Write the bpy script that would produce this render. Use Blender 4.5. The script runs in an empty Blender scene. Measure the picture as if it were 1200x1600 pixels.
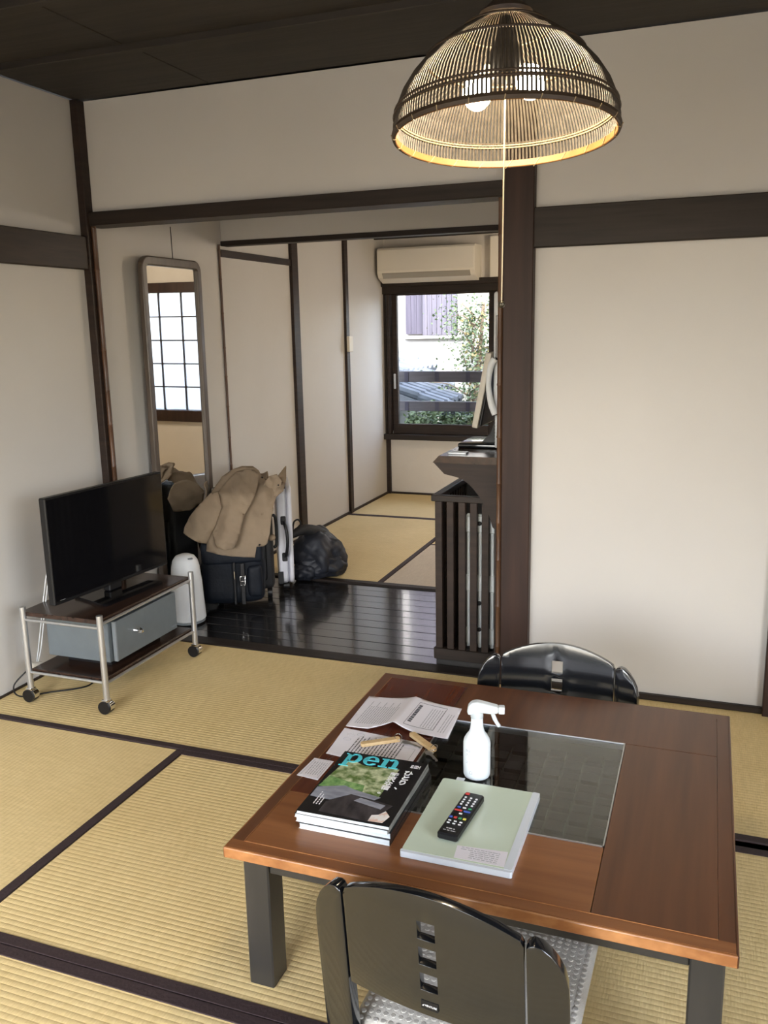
import bpy, bmesh, math, random
from mathutils import Vector, Matrix, noise
random.seed(7)
C = bpy.context.scene.collection
sc = bpy.context.scene
PI = math.pi

# ---------------------------------------------------------------- camera
YAW, PITCH, ROLL, FPX = 0.3590, 0.2098, -0.0200, 1358.0
fwd = Vector((-math.sin(YAW)*math.cos(PITCH), math.cos(YAW)*math.cos(PITCH), -math.sin(PITCH)))
rt0 = Vector((math.cos(YAW), math.sin(YAW), 0))
up0 = rt0.cross(fwd)
rt = math.cos(ROLL)*rt0 + math.sin(ROLL)*up0
up = -math.sin(ROLL)*rt0 + math.cos(ROLL)*up0
cd = bpy.data.cameras.new('camera')
cam = bpy.data.objects.new('camera', cd); C.objects.link(cam)
cam.matrix_world = Matrix(((rt.x, up.x, -fwd.x, 0), (rt.y, up.y, -fwd.y, 0), (rt.z, up.z, -fwd.z, 1.35), (0, 0, 0, 1)))
cd.sensor_fit = 'VERTICAL'; cd.sensor_height = 36; cd.lens = 36*FPX/1600; cd.clip_start = .02; cd.clip_end = 300
sc.camera = cam

# ---------------------------------------------------------------- light
sc.view_settings.view_transform = 'Standard'; sc.view_settings.look = 'None'
sc.view_settings.gamma = 1; sc.view_settings.use_curve_mapping = False
sc.view_settings.exposure = 0.34
w = bpy.data.worlds.new('world'); sc.world = w; w.use_nodes = True
nt = w.node_tree; nt.nodes.clear()
sky = nt.nodes.new('ShaderNodeTexSky'); sky.sky_type = 'NISHITA'; sky.sun_disc = False
sky.sun_elevation = math.radians(48); sky.sun_rotation = math.radians(160); sky.air_density = 1.0; sky.dust_density = 3.0
hs = nt.nodes.new('ShaderNodeHueSaturation'); hs.inputs['Saturation'].default_value = .62
bg = nt.nodes.new('ShaderNodeBackground'); bg.inputs['Strength'].default_value = 2.0
out = nt.nodes.new('ShaderNodeOutputWorld')
nt.links.new(sky.outputs[0], hs.inputs['Color']); nt.links.new(hs.outputs[0], bg.inputs['Color']); nt.links.new(bg.outputs[0], out.inputs['Surface'])
sun = bpy.data.lights.new('sun', 'SUN'); sun.energy = .7; sun.angle = math.radians(1); sun.color = (1, .95, .88)
so = bpy.data.objects.new('sun', sun); C.objects.link(so)
so.rotation_euler = Vector((-.45, .62, -1.0)).to_track_quat('-Z', 'Y').to_euler()
def portal(name, loc, sx, sy, d):
    l = bpy.data.lights.new(name, 'AREA'); l.shape = 'RECTANGLE'; l.size = sx; l.size_y = sy
    l.cycles.is_portal = True
    o = bpy.data.objects.new(name, l); C.objects.link(o); o.location = loc
    o.rotation_euler = Vector(d).to_track_quat('-Z', 'Z').to_euler()
portal('sky_portal', (-1.15, -1.52, 1.10), 2.1, 1.64, (0, 1, 0))
portal('sky_portal', (1.77, .1, 1.10), 2.0, 1.64, (-1, 0, 0))
portal('sky_portal', (-1.98, 6.80, 1.08), .80, 1.05, (0, -1, 0))

# ---------------------------------------------------------------- materials
def mat(name, col, rough=.5, metal=0., col2=None, scale=(8, 8, 8), bump=0., bscale=None, mix=1., emit=None, estr=0., trans=0., spec=.5, coat=0., detail=4., alpha=1., contrast=None, ior=None):
    m = bpy.data.materials.new(name); m.use_nodes = True
    n = m.node_tree; b = n.nodes['Principled BSDF']
    b.inputs['Roughness'].default_value = rough; b.inputs['Metallic'].default_value = metal
    b.inputs['Base Color'].default_value = (*col, 1); b.inputs['Specular IOR Level'].default_value = spec
    b.inputs['Coat Weight'].default_value = coat; b.inputs['Coat Roughness'].default_value = .06
    b.inputs['Transmission Weight'].default_value = trans; b.inputs['Alpha'].default_value = alpha
    if ior: b.inputs['IOR'].default_value = ior
    if emit: b.inputs['Emission Color'].default_value = (*emit, 1); b.inputs['Emission Strength'].default_value = estr
    tc = n.nodes.new('ShaderNodeTexCoord')
    def nz(s, d):
        mp = n.nodes.new('ShaderNodeMapping'); mp.inputs['Scale'].default_value = s
        t = n.nodes.new('ShaderNodeTexNoise'); t.inputs['Scale'].default_value = 1; t.inputs['Detail'].default_value = d
        n.links.new(tc.outputs['Object'], mp.inputs[0]); n.links.new(mp.outputs[0], t.inputs['Vector']); return t
    if col2:
        t = nz(scale, detail); r = n.nodes.new('ShaderNodeValToRGB')
        lo, hi = contrast or (.3, .7)
        r.color_ramp.elements[0].position = lo; r.color_ramp.elements[1].position = hi
        r.color_ramp.elements[0].color = (*col, 1); r.color_ramp.elements[1].color = (*col2, 1)
        n.links.new(t.outputs['Fac'], r.inputs[0]); n.links.new(r.outputs[0], b.inputs['Base Color'])
    if bump:
        t2 = nz(bscale or scale, 5); bp = n.nodes.new('ShaderNodeBump'); bp.inputs['Strength'].default_value = bump; bp.inputs['Distance'].default_value = .004
        n.links.new(t2.outputs['Fac'], bp.inputs['Height']); n.links.new(bp.outputs[0], b.inputs['Normal'])
    return m

def tatami(name, axis, c1, c2):
    """rush matting: rows every 15 mm crossing AXIS, fine rush threads, blotches of wear"""
    m = bpy.data.materials.new(name); m.use_nodes = True
    n = m.node_tree; b = n.nodes['Principled BSDF']; b.inputs['Roughness'].default_value = .62; b.inputs['Specular IOR Level'].default_value = .35
    tc = n.nodes.new('ShaderNodeTexCoord'); sp = n.nodes.new('ShaderNodeSeparateXYZ'); n.links.new(tc.outputs['Object'], sp.inputs[0])
    def math_(op, a, bb):
        x = n.nodes.new('ShaderNodeMath'); x.operation = op
        for i, v in enumerate((a, bb)):
            if v is None: continue
            if isinstance(v, (int, float)): x.inputs[i].default_value = v
            else: n.links.new(v, x.inputs[i])
        return x.outputs[0]
    a = sp.outputs['Y' if axis == 'Y' else 'X']; o2 = sp.outputs['X' if axis == 'Y' else 'Y']
    row = math_('ABSOLUTE', math_('SINE', math_('MULTIPLY', a, PI/.0155), None), None)
    thr = math_('SINE', math_('MULTIPLY', o2, 2*PI/.006), None)
    def nz(s, d=4):
        mp = n.nodes.new('ShaderNodeMapping'); mp.inputs['Scale'].default_value = s
        t = n.nodes.new('ShaderNodeTexNoise'); t.inputs['Scale'].default_value = 1; t.inputs['Detail'].default_value = d
        n.links.new(tc.outputs['Object'], mp.inputs[0]); n.links.new(mp.outputs[0], t.inputs['Vector']); return t.outputs['Fac']
    s1 = (60, 12, 10) if axis == 'Y' else (12, 60, 10)
    grain = nz((260, 40, 10) if axis == 'Y' else (40, 260, 10)); blot = nz((2.3, 2.3, 2.3)); fleck = nz(s1)
    f = math_('ADD', math_('MULTIPLY', grain, .45), math_('ADD', math_('MULTIPLY', blot, .35), math_('MULTIPLY', fleck, .3)))
    f = math_('ADD', f, math_('MULTIPLY', row, .07))
    r = n.nodes.new('ShaderNodeValToRGB'); r.color_ramp.elements[0].position = .42; r.color_ramp.elements[1].position = .82
    r.color_ramp.elements[0].color = (*c1, 1); r.color_ramp.elements[1].color = (*c2, 1)
    n.links.new(f, r.inputs[0]); n.links.new(r.outputs[0], b.inputs['Base Color'])
    h = math_('ADD', math_('POWER', row, .5), math_('ADD', math_('MULTIPLY', thr, .1), math_('MULTIPLY', grain, .5)))
    bp = n.nodes.new('ShaderNodeBump'); bp.inputs['Strength'].default_value = .32; bp.inputs['Distance'].default_value = .003
    n.links.new(h, bp.inputs['Height']); n.links.new(bp.outputs[0], b.inputs['Normal'])
    return m

M = {}
M['plaster'] = mat('plaster', (.62, .58, .53), .9, col2=(.68, .64, .59), scale=(3, 3, 3), bump=.25, bscale=(60, 60, 60))
M['panel'] = mat('panel', (.535, .515, .49), .6, col2=(.575, .555, .527), scale=(1.5, 1.5, 1.5), bump=.08, bscale=(25, 25, 25))
M['dark_wood'] = mat('dark_wood', (.016, .010, .008), .5, col2=(.032, .019, .014), scale=(6, 6, 60), bump=.15, spec=.3)
M['dark_wood_x'] = mat('dark_wood_x', (.014, .010, .008), .5, col2=(.028, .019, .015), scale=(4, 60, 60), bump=.15, spec=.3)
M['post_wood'] = mat('post_wood', (.022, .012, .010), .5, spec=.28, col2=(.042, .021, .015), scale=(30, 30, 2.2), bump=.12)
M['ceiling'] = mat('ceiling', (.016, .013, .011), .7, col2=(.030, .024, .019), scale=(3, 40, 40), bump=.2)
M['hall_plank'] = mat('hall_plank', (.010, .010, .011), .17, col2=(.018, .016, .015), scale=(3, 60, 60), bump=.035, spec=.9, coat=.5)
M['bamboo'] = mat('bamboo', (.075, .036, .020), .45, col2=(.13, .065, .033), scale=(30, 30, 6))
M['bamboo_dark'] = mat('bamboo_dark', (.055, .028, .016), .4, col2=(.11, .05, .025), scale=(20, 20, 5))
M['tatami_x'] = tatami('tatami_x', 'Y', (.70, .525, .235), (.90, .71, .37))
M['tatami_y'] = tatami('tatami_y', 'X', (.70, .525, .24), (.90, .71, .375))
M['tatami_rear'] = tatami('tatami_rear', 'X', (.68, .52, .25), (.88, .70, .38))
M['tatami_pale'] = tatami('tatami_pale', 'Y', (.55, .46, .36), (.72, .62, .49))
M['border'] = mat('border', (.028, .015, .016), .75, col2=(.045, .026, .026), scale=(150, 150, 150), bump=.3)
M['black_lacquer'] = mat('black_lacquer', (.006, .007, .009), .16, spec=.6, coat=.6)
M['black_wood'] = mat('black_wood', (.022, .021, .020), .38, col2=(.034, .031, .028), scale=(20, 20, 3), bump=.05)
M['table_x'] = mat('table_x', (.19, .068, .022), .3, col2=(.31, .125, .045), scale=(2.2, 40, 40), bump=.05, spec=.55, contrast=(.25, .8))
M['table_y'] = mat('table_y', (.085, .032, .014), .3, col2=(.15, .058, .024), scale=(40, 2.2, 40), bump=.05, spec=.55, contrast=(.25, .8))
M['table_dark'] = mat('table_dark', (.075, .018, .010), .24, col2=(.125, .034, .016), scale=(40, 2.2, 40), bump=.05, spec=.55)
M['table_edge'] = mat('table_edge', (.27, .105, .035), .3, col2=(.52, .24, .09), scale=(18, 18, 30), bump=.1, contrast=(.35, .75))
M['edge_line'] = mat('edge_line', (.06, .02, .009), .5)
M['glass_dark'] = mat('glass_dark', (.75, .80, .78), .015, trans=1., ior=1.62)
M['hearth'] = mat('hearth', (.035, .036, .033), .5, col2=(.05, .05, .046), scale=(60, 60, 60))
M['hearth2'] = mat('hearth2', (.006, .006, .006), .5, col2=(.012, .012, .011), scale=(60, 60, 60))
M['steel'] = mat('steel', (.55, .56, .57), .32, metal=.85)
M['dark_metal'] = mat('dark_metal', (.10, .09, .07), .3, metal=.8)
M['chrome'] = mat('chrome', (.8, .8, .8), .12, metal=1.)
M['black_plastic'] = mat('black_plastic', (.007, .007, .008), .42, spec=.35)
M['screen'] = mat('screen', (.004, .004, .005), .07, spec=.55)
M['grey_board'] = mat('grey_board', (.11, .13, .145), .5, col2=(.125, .148, .162), scale=(20, 20, 20))
M['grey_edge'] = mat('grey_edge', (.22, .25, .28), .45)
M['walnut'] = mat('walnut', (.020, .011, .008), .22, col2=(.05, .025, .016), scale=(40, 3, 40), spec=.5)
M['white_plastic'] = mat('white_plastic', (.80, .83, .86), .35)
M['ivory_plastic'] = mat('ivory_plastic', (.66, .62, .54), .45)
M['bottle'] = mat('bottle', (.80, .86, .88), .35, spec=.4)
M['clear_plastic'] = mat('clear_plastic', (.82, .88, .90), .12, spec=.6, alpha=.62)
M['paper'] = mat('paper', (.80, .78, .84), .7)
M['print'] = mat('print', (.10, .10, .12), .8)
M['print_soft'] = mat('print_soft', (.42, .42, .46), .8)
M['page_edge'] = mat('page_edge', (.52, .58, .61), .7, col2=(.66, .71, .74), scale=(4, 4, 900), detail=1)
M['cover'] = mat('cover', (.008, .008, .010), .22, spec=.6)
M['spine_grey'] = mat('spine_grey', (.30, .30, .27), .4, col2=(.05, .05, .05), scale=(30, 30, 500))
M['cyan'] = mat('cyan', (.09, .58, .66), .3)
M['white_ink'] = mat('white_ink', (.85, .85, .86), .4)
M['garden'] = mat('garden', (.10, .17, .04), .3, col2=(.62, .66, .42), scale=(55, 55, 55), contrast=(.38, .66))
M['garden_low'] = mat('garden_low', (.07, .20, .05), .3, col2=(.30, .48, .18), scale=(80, 80, 80))
M['deck'] = mat('deck', (.20, .21, .25), .3, col2=(.34, .35, .40), scale=(30, 90, 30))
M['deck_dark'] = mat('deck_dark', (.018, .016, .018), .3, col2=(.07, .06, .065), scale=(70, 30, 30))
M['skin'] = mat('print_pink', (.75, .52, .42), .4, col2=(.85, .82, .80), scale=(60, 60, 60), contrast=(.45, .55))
M['folder'] = mat('folder', (.60, .70, .57), .22, col2=(.66, .76, .62), scale=(5, 5, 5), spec=.5, coat=.4)
M['folder_edge'] = mat('folder_edge', (.72, .78, .84), .2, spec=.6, coat=.3)
M['tag_wood'] = mat('tag_wood', (.62, .42, .20), .5, col2=(.74, .55, .30), scale=(60, 60, 60))
M['red'] = mat('red', (.55, .05, .04), .4); M['blue'] = mat('blue', (.05, .10, .45), .4)
M['green'] = mat('green', (.03, .25, .10), .4); M['yellow'] = mat('yellow', (.75, .65, .10), .4)
M['key_grey'] = mat('key_grey', (.70, .70, .70), .4)
M['lamp_rib'] = mat('lamp_rib', (.045, .037, .029), .6, col2=(.085, .070, .054), scale=(60, 60, 60))
M['lamp_ring'] = mat('lamp_ring', (.05, .032, .02), .5)
M['lamp_rim'] = mat('lamp_rim', (.20, .085, .022), .5, col2=(.26, .12, .035), scale=(30, 30, 30))
M['cane'] = mat('cane', (.36, .27, .15), .5)
M['bulb'] = mat('bulb', (1, .9, .75), .4, emit=(1, .82, .55), estr=190)
M['string'] = mat('string', (.80, .68, .48), .7)
M['coat'] = mat('coat', (.205, .150, .10), .85, col2=(.265, .20, .135), scale=(7, 7, 7), bump=.9, bscale=(14, 14, 30))
M['coat_dark'] = mat('coat_dark', (.14, .095, .055), .8)
M['navy'] = mat('navy', (.004, .006, .011), .6, spec=.3, col2=(.008, .012, .02), scale=(20, 20, 20), bump=.4, bscale=(70, 70, 70))
M['black_fabric'] = mat('black_fabric', (.010, .010, .012), .6, col2=(.018, .018, .02), scale=(30, 30, 30), bump=.4, bscale=(90, 90, 90))
M['puffer'] = mat('puffer', (.006, .008, .014), .58, col2=(.012, .015, .025), scale=(14, 14, 14), bump=.7, bscale=(26, 26, 26), spec=.6)
M['case_white'] = mat('case_white', (.62, .62, .67), .3, spec=.5)
M['case_line'] = mat('case_line', (.30, .30, .36), .5)
M['mirror'] = mat('mirror', (.86, .86, .84), .01, metal=1.)
M['mirror_frame'] = mat('mirror_frame', (.060, .046, .036), .35, col2=(.095, .073, .058), scale=(40, 40, 6))
M['pane'] = mat('pane', (1, 1, 1), 0., trans=1., ior=1.02)
M['ac'] = mat('ac', (.78, .74, .66), .4)
M['ac_dark'] = mat('ac_dark', (.34, .32, .28), .5)
M['fabric_white'] = mat('fabric_white', (.44, .42, .38), .85, col2=(.54, .52, .47), scale=(30, 30, 30), bump=.3, bscale=(300, 300, 300))
M['fabric_dot'] = mat('fabric_dot', (.50, .48, .435), .85)
M['silver_paint'] = mat('silver_paint', (.62, .66, .67), .4, metal=.15)
M['ext_white'] = mat('ext_white', (.34, .33, .31), .9, col2=(.40, .39, .37), scale=(2, 2, 2))
M['ext_plank'] = mat('ext_plank', (.030, .028, .042), .85, col2=(.055, .050, .072), scale=(30, 30, 1.5))
M['ext_plank2'] = mat('ext_plank2', (.050, .048, .066), .85, col2=(.085, .080, .10), scale=(30, 30, 1.5))
M['roof_tile'] = mat('roof_tile', (.055, .068, .085), .5, col2=(.10, .12, .145), scale=(9, 9, 9))
M['roof_tile2'] = mat('roof_tile2', (.075, .09, .11), .45, col2=(.13, .15, .175), scale=(9, 9, 9))
M['rail'] = mat('rail', (.055, .050, .056), .7, col2=(.085, .078, .084), scale=(4, 40, 40))
M['leaf'] = mat('leaf', (.045, .085, .035), .5, col2=(.13, .18, .08), scale=(6, 6, 6))
M['leaf_yellow'] = mat('leaf_yellow', (.20, .19, .06), .5, col2=(.30, .22, .10), scale=(6, 6, 6))
M['bark'] = mat('bark', (.12, .085, .06), .8, col2=(.22, .17, .12), scale=(20, 20, 5))
M['ground'] = mat('ground', (.15, .14, .13), .9, col2=(.20, .19, .18), scale=(2, 2, 2))
M['ext_grey'] = mat('ext_grey', (.09, .10, .095), .8, col2=(.14, .15, .14), scale=(5, 5, 5))
m = bpy.data.materials.new('frosted'); m.use_nodes = True; n = m.node_tree; n.nodes.clear()
o_ = n.nodes.new('ShaderNodeOutputMaterial'); tr = n.nodes.new('ShaderNodeBsdfTranslucent'); tr.inputs[0].default_value = (.90, .92, .93, 1)
gl = n.nodes.new('ShaderNodeBsdfRefraction'); gl.inputs['Roughness'].default_value = .45; gl.inputs['IOR'].default_value = 1.05; gl.inputs['Color'].default_value = (.95, .97, 1, 1)
mx = n.nodes.new('ShaderNodeMixShader'); mx.inputs[0].default_value = .5
n.links.new(tr.outputs[0], mx.inputs[1]); n.links.new(gl.outputs[0], mx.inputs[2]); n.links.new(mx.outputs[0], o_.inputs[0]); M['frosted'] = m

# ---------------------------------------------------------------- helpers
def bx(bm, x0, x1, y0, y1, z0, z1, bev=0., seg=1):
    b2 = bmesh.new() if bev else bm
    v = [b2.verts.new((x, y, z)) for x in (x0, x1) for y in (y0, y1) for z in (z0, z1)]
    for f in ((0, 1, 3, 2), (4, 6, 7, 5), (0, 4, 5, 1), (2, 3, 7, 6), (0, 2, 6, 4), (1, 5, 7, 3)):
        b2.faces.new([v[i] for i in f])
    if bev:
        bmesh.ops.bevel(b2, geom=list(b2.edges), offset=bev, segments=seg, profile=.5, affect='EDGES')
        merge(bm, b2)
    return bm
def merge(bm, b2, mtx=None):
    me = bpy.data.meshes.new('t'); 
    if mtx is not None: b2.transform(mtx)
    b2.to_mesh(me); bm.from_mesh(me); bpy.data.meshes.remove(me); b2.free()
def box(*a, **k): return bx(bmesh.new(), *a, **k)
def tube(bm, pts, r, n=10, cap=True, closed=False):
    """round bar along PTS; r a number or one per point"""
    pts = [Vector(p) for p in pts]; N = len(pts); rs = r if isinstance(r, (list, tuple)) else [r]*N
    rings = []; prev = None
    for i, p in enumerate(pts):
        if closed: t = pts[(i+1) % N]-pts[i-1]
        else: t = pts[min(i+1, N-1)]-pts[max(i-1, 0)]
        t.normalize()
        if prev is None:
            a = Vector((0, 0, 1)) if abs(t.z) < .9 else Vector((1, 0, 0)); u = t.cross(a).normalized()
        else: u = (prev-t*prev.dot(t)).normalized()
        prev = u; v = t.cross(u)
        rings.append([bm.verts.new(p+rs[i]*(math.cos(2*PI*k/n)*u+math.sin(2*PI*k/n)*v)) for k in range(n)])
    M_ = N if closed else N-1
    for i in range(M_):
        A = rings[i]; B = rings[(i+1) % N]
        for k in range(n): bm.faces.new((A[k], A[(k+1) % n], B[(k+1) % n], B[k]))
    if cap and not closed: bm.faces.new(rings[0][::-1]); bm.faces.new(rings[-1])
    return bm
def lathe(bm, prof, n=24, cx=0, cy=0, sx=1, sy=1):
    R = []
    for r, z in prof: R.append([bm.verts.new((cx+sx*r*math.cos(2*PI*k/n), cy+sy*r*math.sin(2*PI*k/n), z)) for k in range(n)])
    for A, B in zip(R, R[1:]):
        for k in range(n): bm.faces.new((A[k], A[(k+1) % n], B[(k+1) % n], B[k]))
    bm.faces.new(R[0][::-1]); bm.faces.new(R[-1]); return bm
def prism(bm, pts, h, axis='z', o=0.):
    """outline PTS pushed from o to h along axis (z: pts=(x,y); y: pts=(x,z); x: pts=(y,z))"""
    def P(a, b, c): return {'z': (a, b, c), 'y': (a, c, b), 'x': (c, a, b)}[axis]
    A = [bm.verts.new(P(a, b, o)) for a, b in pts]; B = [bm.verts.new(P(a, b, h)) for a, b in pts]
    k = len(pts)
    bm.faces.new(A[::-1]); bm.faces.new(B)
    for i in range(k): bm.faces.new((A[i], A[(i+1) % k], B[(i+1) % k], B[i]))
    return bm
def rrect(x0, x1, y0, y1, r, n=5):
    o = []
    for cx, cy, a in ((x1-r, y1-r, 0), (x0+r, y1-r, 90), (x0+r, y0+r, 180), (x1-r, y0+r, 270)):
        for k in range(n+1):
            t = math.radians(a+90*k/n); o.append((cx+r*math.cos(t), cy+r*math.sin(t)))
    return o
def sheet(outline, step, f):
    """flat outline (u,v) cut on a grid, every vertex sent to f(u,v)"""
    bm = bmesh.new(); vs = [bm.verts.new((u, v, 0)) for u, v in outline]; bm.faces.new(vs)
    bmesh.ops.triangulate(bm, faces=bm.faces[:])
    us = [p[0] for p in outline]; ws = [p[1] for p in outline]
    for ax, lo, hi in ((0, min(us), max(us)), (1, min(ws), max(ws))):
        k = lo+step*.51
        while k < hi:
            co = (k, 0, 0) if ax == 0 else (0, k, 0); no = (1, 0, 0) if ax == 0 else (0, 1, 0)
            bmesh.ops.bisect_plane(bm, geom=bm.verts[:]+bm.edges[:]+bm.faces[:], plane_co=co, plane_no=no); k += step
    for v in bm.verts: v.co = Vector(f(v.co.x, v.co.y))
    return bm
def obj(name, bm, mt, parent=None, smooth=False, solid=0., sub=0, kind=None, label=None):
    bmesh.ops.recalc_face_normals(bm, faces=bm.faces[:])
    me = bpy.data.meshes.new(name); bm.to_mesh(me); bm.free(); me.materials.append(M[mt] if isinstance(mt, str) else mt)
    o = bpy.data.objects.new(name, me); C.objects.link(o)
    if parent: o.parent = parent
    if smooth:
        me.polygons.foreach_set('use_smooth', [True]*len(me.polygons))
        if smooth == 'auto':
            b = bmesh.new(); b.from_mesh(me)
            for e in b.edges:
                if len(e.link_faces) == 2 and e.calc_face_angle(0) > .6: e.smooth = False
            b.to_mesh(me); b.free()
    if solid: s = o.modifiers.new('thick', 'SOLIDIFY'); s.thickness = solid; s.offset = 0
    if sub: s = o.modifiers.new('sub', 'SUBSURF'); s.levels = sub; s.render_levels = sub
    if kind: o['kind'] = kind
    if label: o['label'] = label
    return o
def thing(name, label, cat, loc=(0, 0, 0), rz=0., group=None):
    o = bpy.data.objects.new(name, None); C.objects.link(o); o.location = loc; o.rotation_euler = (0, 0, rz); o.empty_display_size = .05
    o['label'] = label; o['category'] = cat
    if group: o['group'] = group
    return o
def tag(o, label, cat, group=None):
    o['label'] = label; o['category'] = cat
    if group: o['group'] = group
    return o
def struct(name, bm=None, mt=None, **k):
    if bm is None:
        o = bpy.data.objects.new(name, None); C.objects.link(o)
    else: o = obj(name, bm, mt, **k)
    o['kind'] = 'structure'; return o
def copy_tree(o, parent=None):
    c = o.copy(); C.objects.link(c); c.parent = parent
    for ch in list(o.children): copy_tree(ch, c)
    return c
def text(s, size, mt, parent, mtx, name='lettering', ext=.0003, bold=0.):
    cu = bpy.data.curves.new(name, 'FONT'); cu.body = s; cu.size = size; cu.extrude = ext; cu.offset = bold; cu.align_x = 'LEFT'
    cu.resolution_u = 3
    t = bpy.data.objects.new(name, cu); C.objects.link(t)
    dg = bpy.context.evaluated_depsgraph_get(); me = bpy.data.meshes.new_from_object(t.evaluated_get(dg)); bpy.data.objects.remove(t)
    me.transform(mtx); me.materials.clear(); me.materials.append(M[mt])
    o = bpy.data.objects.new(name, me); C.objects.link(o); o.parent = parent; return o

# ================================================================ SETTING
XL, YF, YH, YR, ZC = -2.46, 3.115, 4.19, 6.66, 2.26      # left wall, front wall plane, hall's rear line, rear wall, ceiling
XR, YB = 1.7, -1.45
# floors
fl = struct('floor', box(XL, XR, YB, YF, -.12, -.055), 'dark_wood')
def mat_piece(x0, x1, y0, y1, long_x, hems, parent, mt=None, w=.030):
    g = .0012
    o = obj('tatami_mat', box(x0+g, x1-g, y0+g, y1-g, -.055, 0, bev=.003), mt or ('tatami_x' if long_x else 'tatami_y'), parent)
    for h in hems:
        if h == 'N': b = box(x0+g, x1-g, y1-w, y1-g, -.03, .0022, bev=.001)
        if h == 'S': b = box(x0+g, x1-g, y0+g, y0+w, -.03, .0022, bev=.001)
        if h == 'E': b = box(x1-w, x1-g, y0+g, y1-g, -.03, .0022, bev=.001)
        if h == 'W': b = box(x0+g, x0+w, y0+g, y1-g, -.03, .0022, bev=.001)
        obj('border', b, 'border', o)
YA, YM = 2.262, 1.305
mat_piece(XL, -.56, YA-.03, YF-.002, True, 'S', fl)
mat_piece(-.56, XR, YA, YF-.002, True, 'S', fl)
mat_piece(XL, -1.552, .36, YA-.03, False, 'E', fl)
mat_piece(-1.552, .36, YM, YA-.03 if False else YA-.03, True, 'S', fl)
obj('border', box(-1.552, .36, YA-.032-.026, YA-.0305, -.03, .0022), 'border', fl.children[3])
mat_piece(.36, XR, .36, YA-.0, False, 'N', fl)
mat_piece(-1.552, .36, .36, YM, True, 'N', fl)
mat_piece(XL, -.55, YB, .36, True, 'N', fl)
mat_piece(-.55, XR, YB, .36, True, 'N', fl)

hf = struct('floor_hall', box(XL, XR, YF, YH+.03, -.12, -.04), 'dark_wood')
yy = 3.19; pw = (4.165-3.19)/11
for k in range(11):
    obj('plank', box(XL, -.66, yy+k*pw+.0012, yy+(k+1)*pw-.0012, -.03, -.004+random.uniform(-.0006, .0006), bev=.0012), 'hall_plank', hf)
rf = struct('floor_rear', box(XL, .8, YH+.03, YR, -.12, -.055), 'dark_wood')
mat_piece(XL, -1.60, 4.215, 5.80, False, 'EN', rf, 'tatami_rear')
mat_piece(XL, -1.60+1.0, 5.80, YR, True, 'S', rf, 'tatami_rear', w=.02)
mat_piece(-1.60, .8, 4.215, 5.10, True, 'N', rf, 'tatami_pale', w=.02)
mat_piece(-1.60, .8, 5.10, 5.80, True, 'N', rf, 'tatami_rear', w=.02)
mat_piece(-.60, .8, 5.80, YR, True, '', rf, 'tatami_rear')
struct('trim_1', box(XL, -.69, YF-.004, 3.19, -.05, .004, bev=.003), 'dark_wood_x')
struct('trim_2', box(XL, -.69, 4.165, 4.215, -.05, .004, bev=.003), 'dark_wood_x')

# walls
struct('wall_left', box(XL-.12, XL, YB, YR, 0-.1, ZC), 'panel')
def wall_w(name, x0, x1, y0, y1, z0, z1, hx0, hx1, hz0, hz1, mt, ax='y'):
    b = bmesh.new()
    if ax == 'y':
        bx(b, x0, hx0, y0, y1, z0, z1); bx(b, hx1, x1, y0, y1, z0, z1); bx(b, hx0, hx1, y0, y1, z0, hz0); bx(b, hx0, hx1, y0, y1, hz1, z1)
    else:
        bx(b, x0, x1, y0, hx0, z0, z1); bx(b, x0, x1, hx1, y1, z0, z1); bx(b, x0, x1, hx0, hx1, z0, hz0); bx(b, x0, x1, hx0, hx1, hz1, z1)
    return struct(name, b, mt)
b = bmesh.new(); bx(b, XL, -.69, YF, 3.195, 1.82, ZC); bx(b, -.595, XR, YF, 3.195, -.05, ZC)
struct('wall_front', b, 'panel')
wall_w('wall_back', XL-.12, XR+.12, YB-.1, YB, -.1, ZC, -2.2, -.1, .28, 1.92, 'plaster')
wall_w('wall_right', XR, XR+.12, YB, YF, -.1, ZC, -.9, 1.1, .28, 1.92, 'plaster', 'x')
struct('wall_hall_right', box(-.70, -.60, 3.195, YH, -.05, 2.2), 'plaster')
b = bmesh.new(); bx(b, XL, -.70, YH, YH+.05, 1.80, 2.26); bx(b, -.70, .8, YH, YH+.05, -.05, 2.26)
struct('wall_hall_rear', b, 'panel')
wr = bmesh.new()
for a in ((XL-.12, -2.44, -.05, 2.26), (-1.56, -.96, -.05, 2.26), (.04, .92, -.05, 2.26), (-2.44, -1.56, -.05, .52), (-2.44, -1.56, 1.65, 2.26), (-.96, .04, -.05, .58), (-.96, .04, 1.68, 2.26)):
    bx(wr, a[0], a[1], YR, YR+.12, a[2], a[3])
struct('wall_rear', wr, 'plaster')
struct('wall_rear_right', box(.8, .92, YH, YR, -.05, 2.26), 'plaster')
# ceilings
cl = struct('ceiling', box(XL-.12, XR+.12, YB-.1, YR+.12, ZC+.03, ZC+.12), 'ceiling')
ys = [YB, -1.0, -.55, -.1, .35, .8, 1.25, 1.7, 2.15, 2.60, YF]
for i in range(len(ys)-1):
    xs = [XL, -1.84+(.5 if i % 2 else 0)*1.6, XR] if i != 9 else [XL, -1.84, XR]
    for a, c in zip(xs, xs[1:]):
        obj('ceiling_board', box(a+.002, c-.002, ys[i]+.003, ys[i+1]-.003, ZC+.005*(i % 2), ZC+.03, bev=.002), 'ceiling', cl)
    if i: obj('batten', box(XL, XR, ys[i]-.016, ys[i]+.016, ZC-.022, ZC+.004, bev=.002), 'ceiling', cl)
struct('ceiling_hall', box(XL, -.6, 3.195, YH, 2.19, 2.25), 'panel')
cr = struct('ceiling_rear', box(XL, .8, YH+.05, YR, 2.02, 2.10), 'ceiling')
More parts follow.
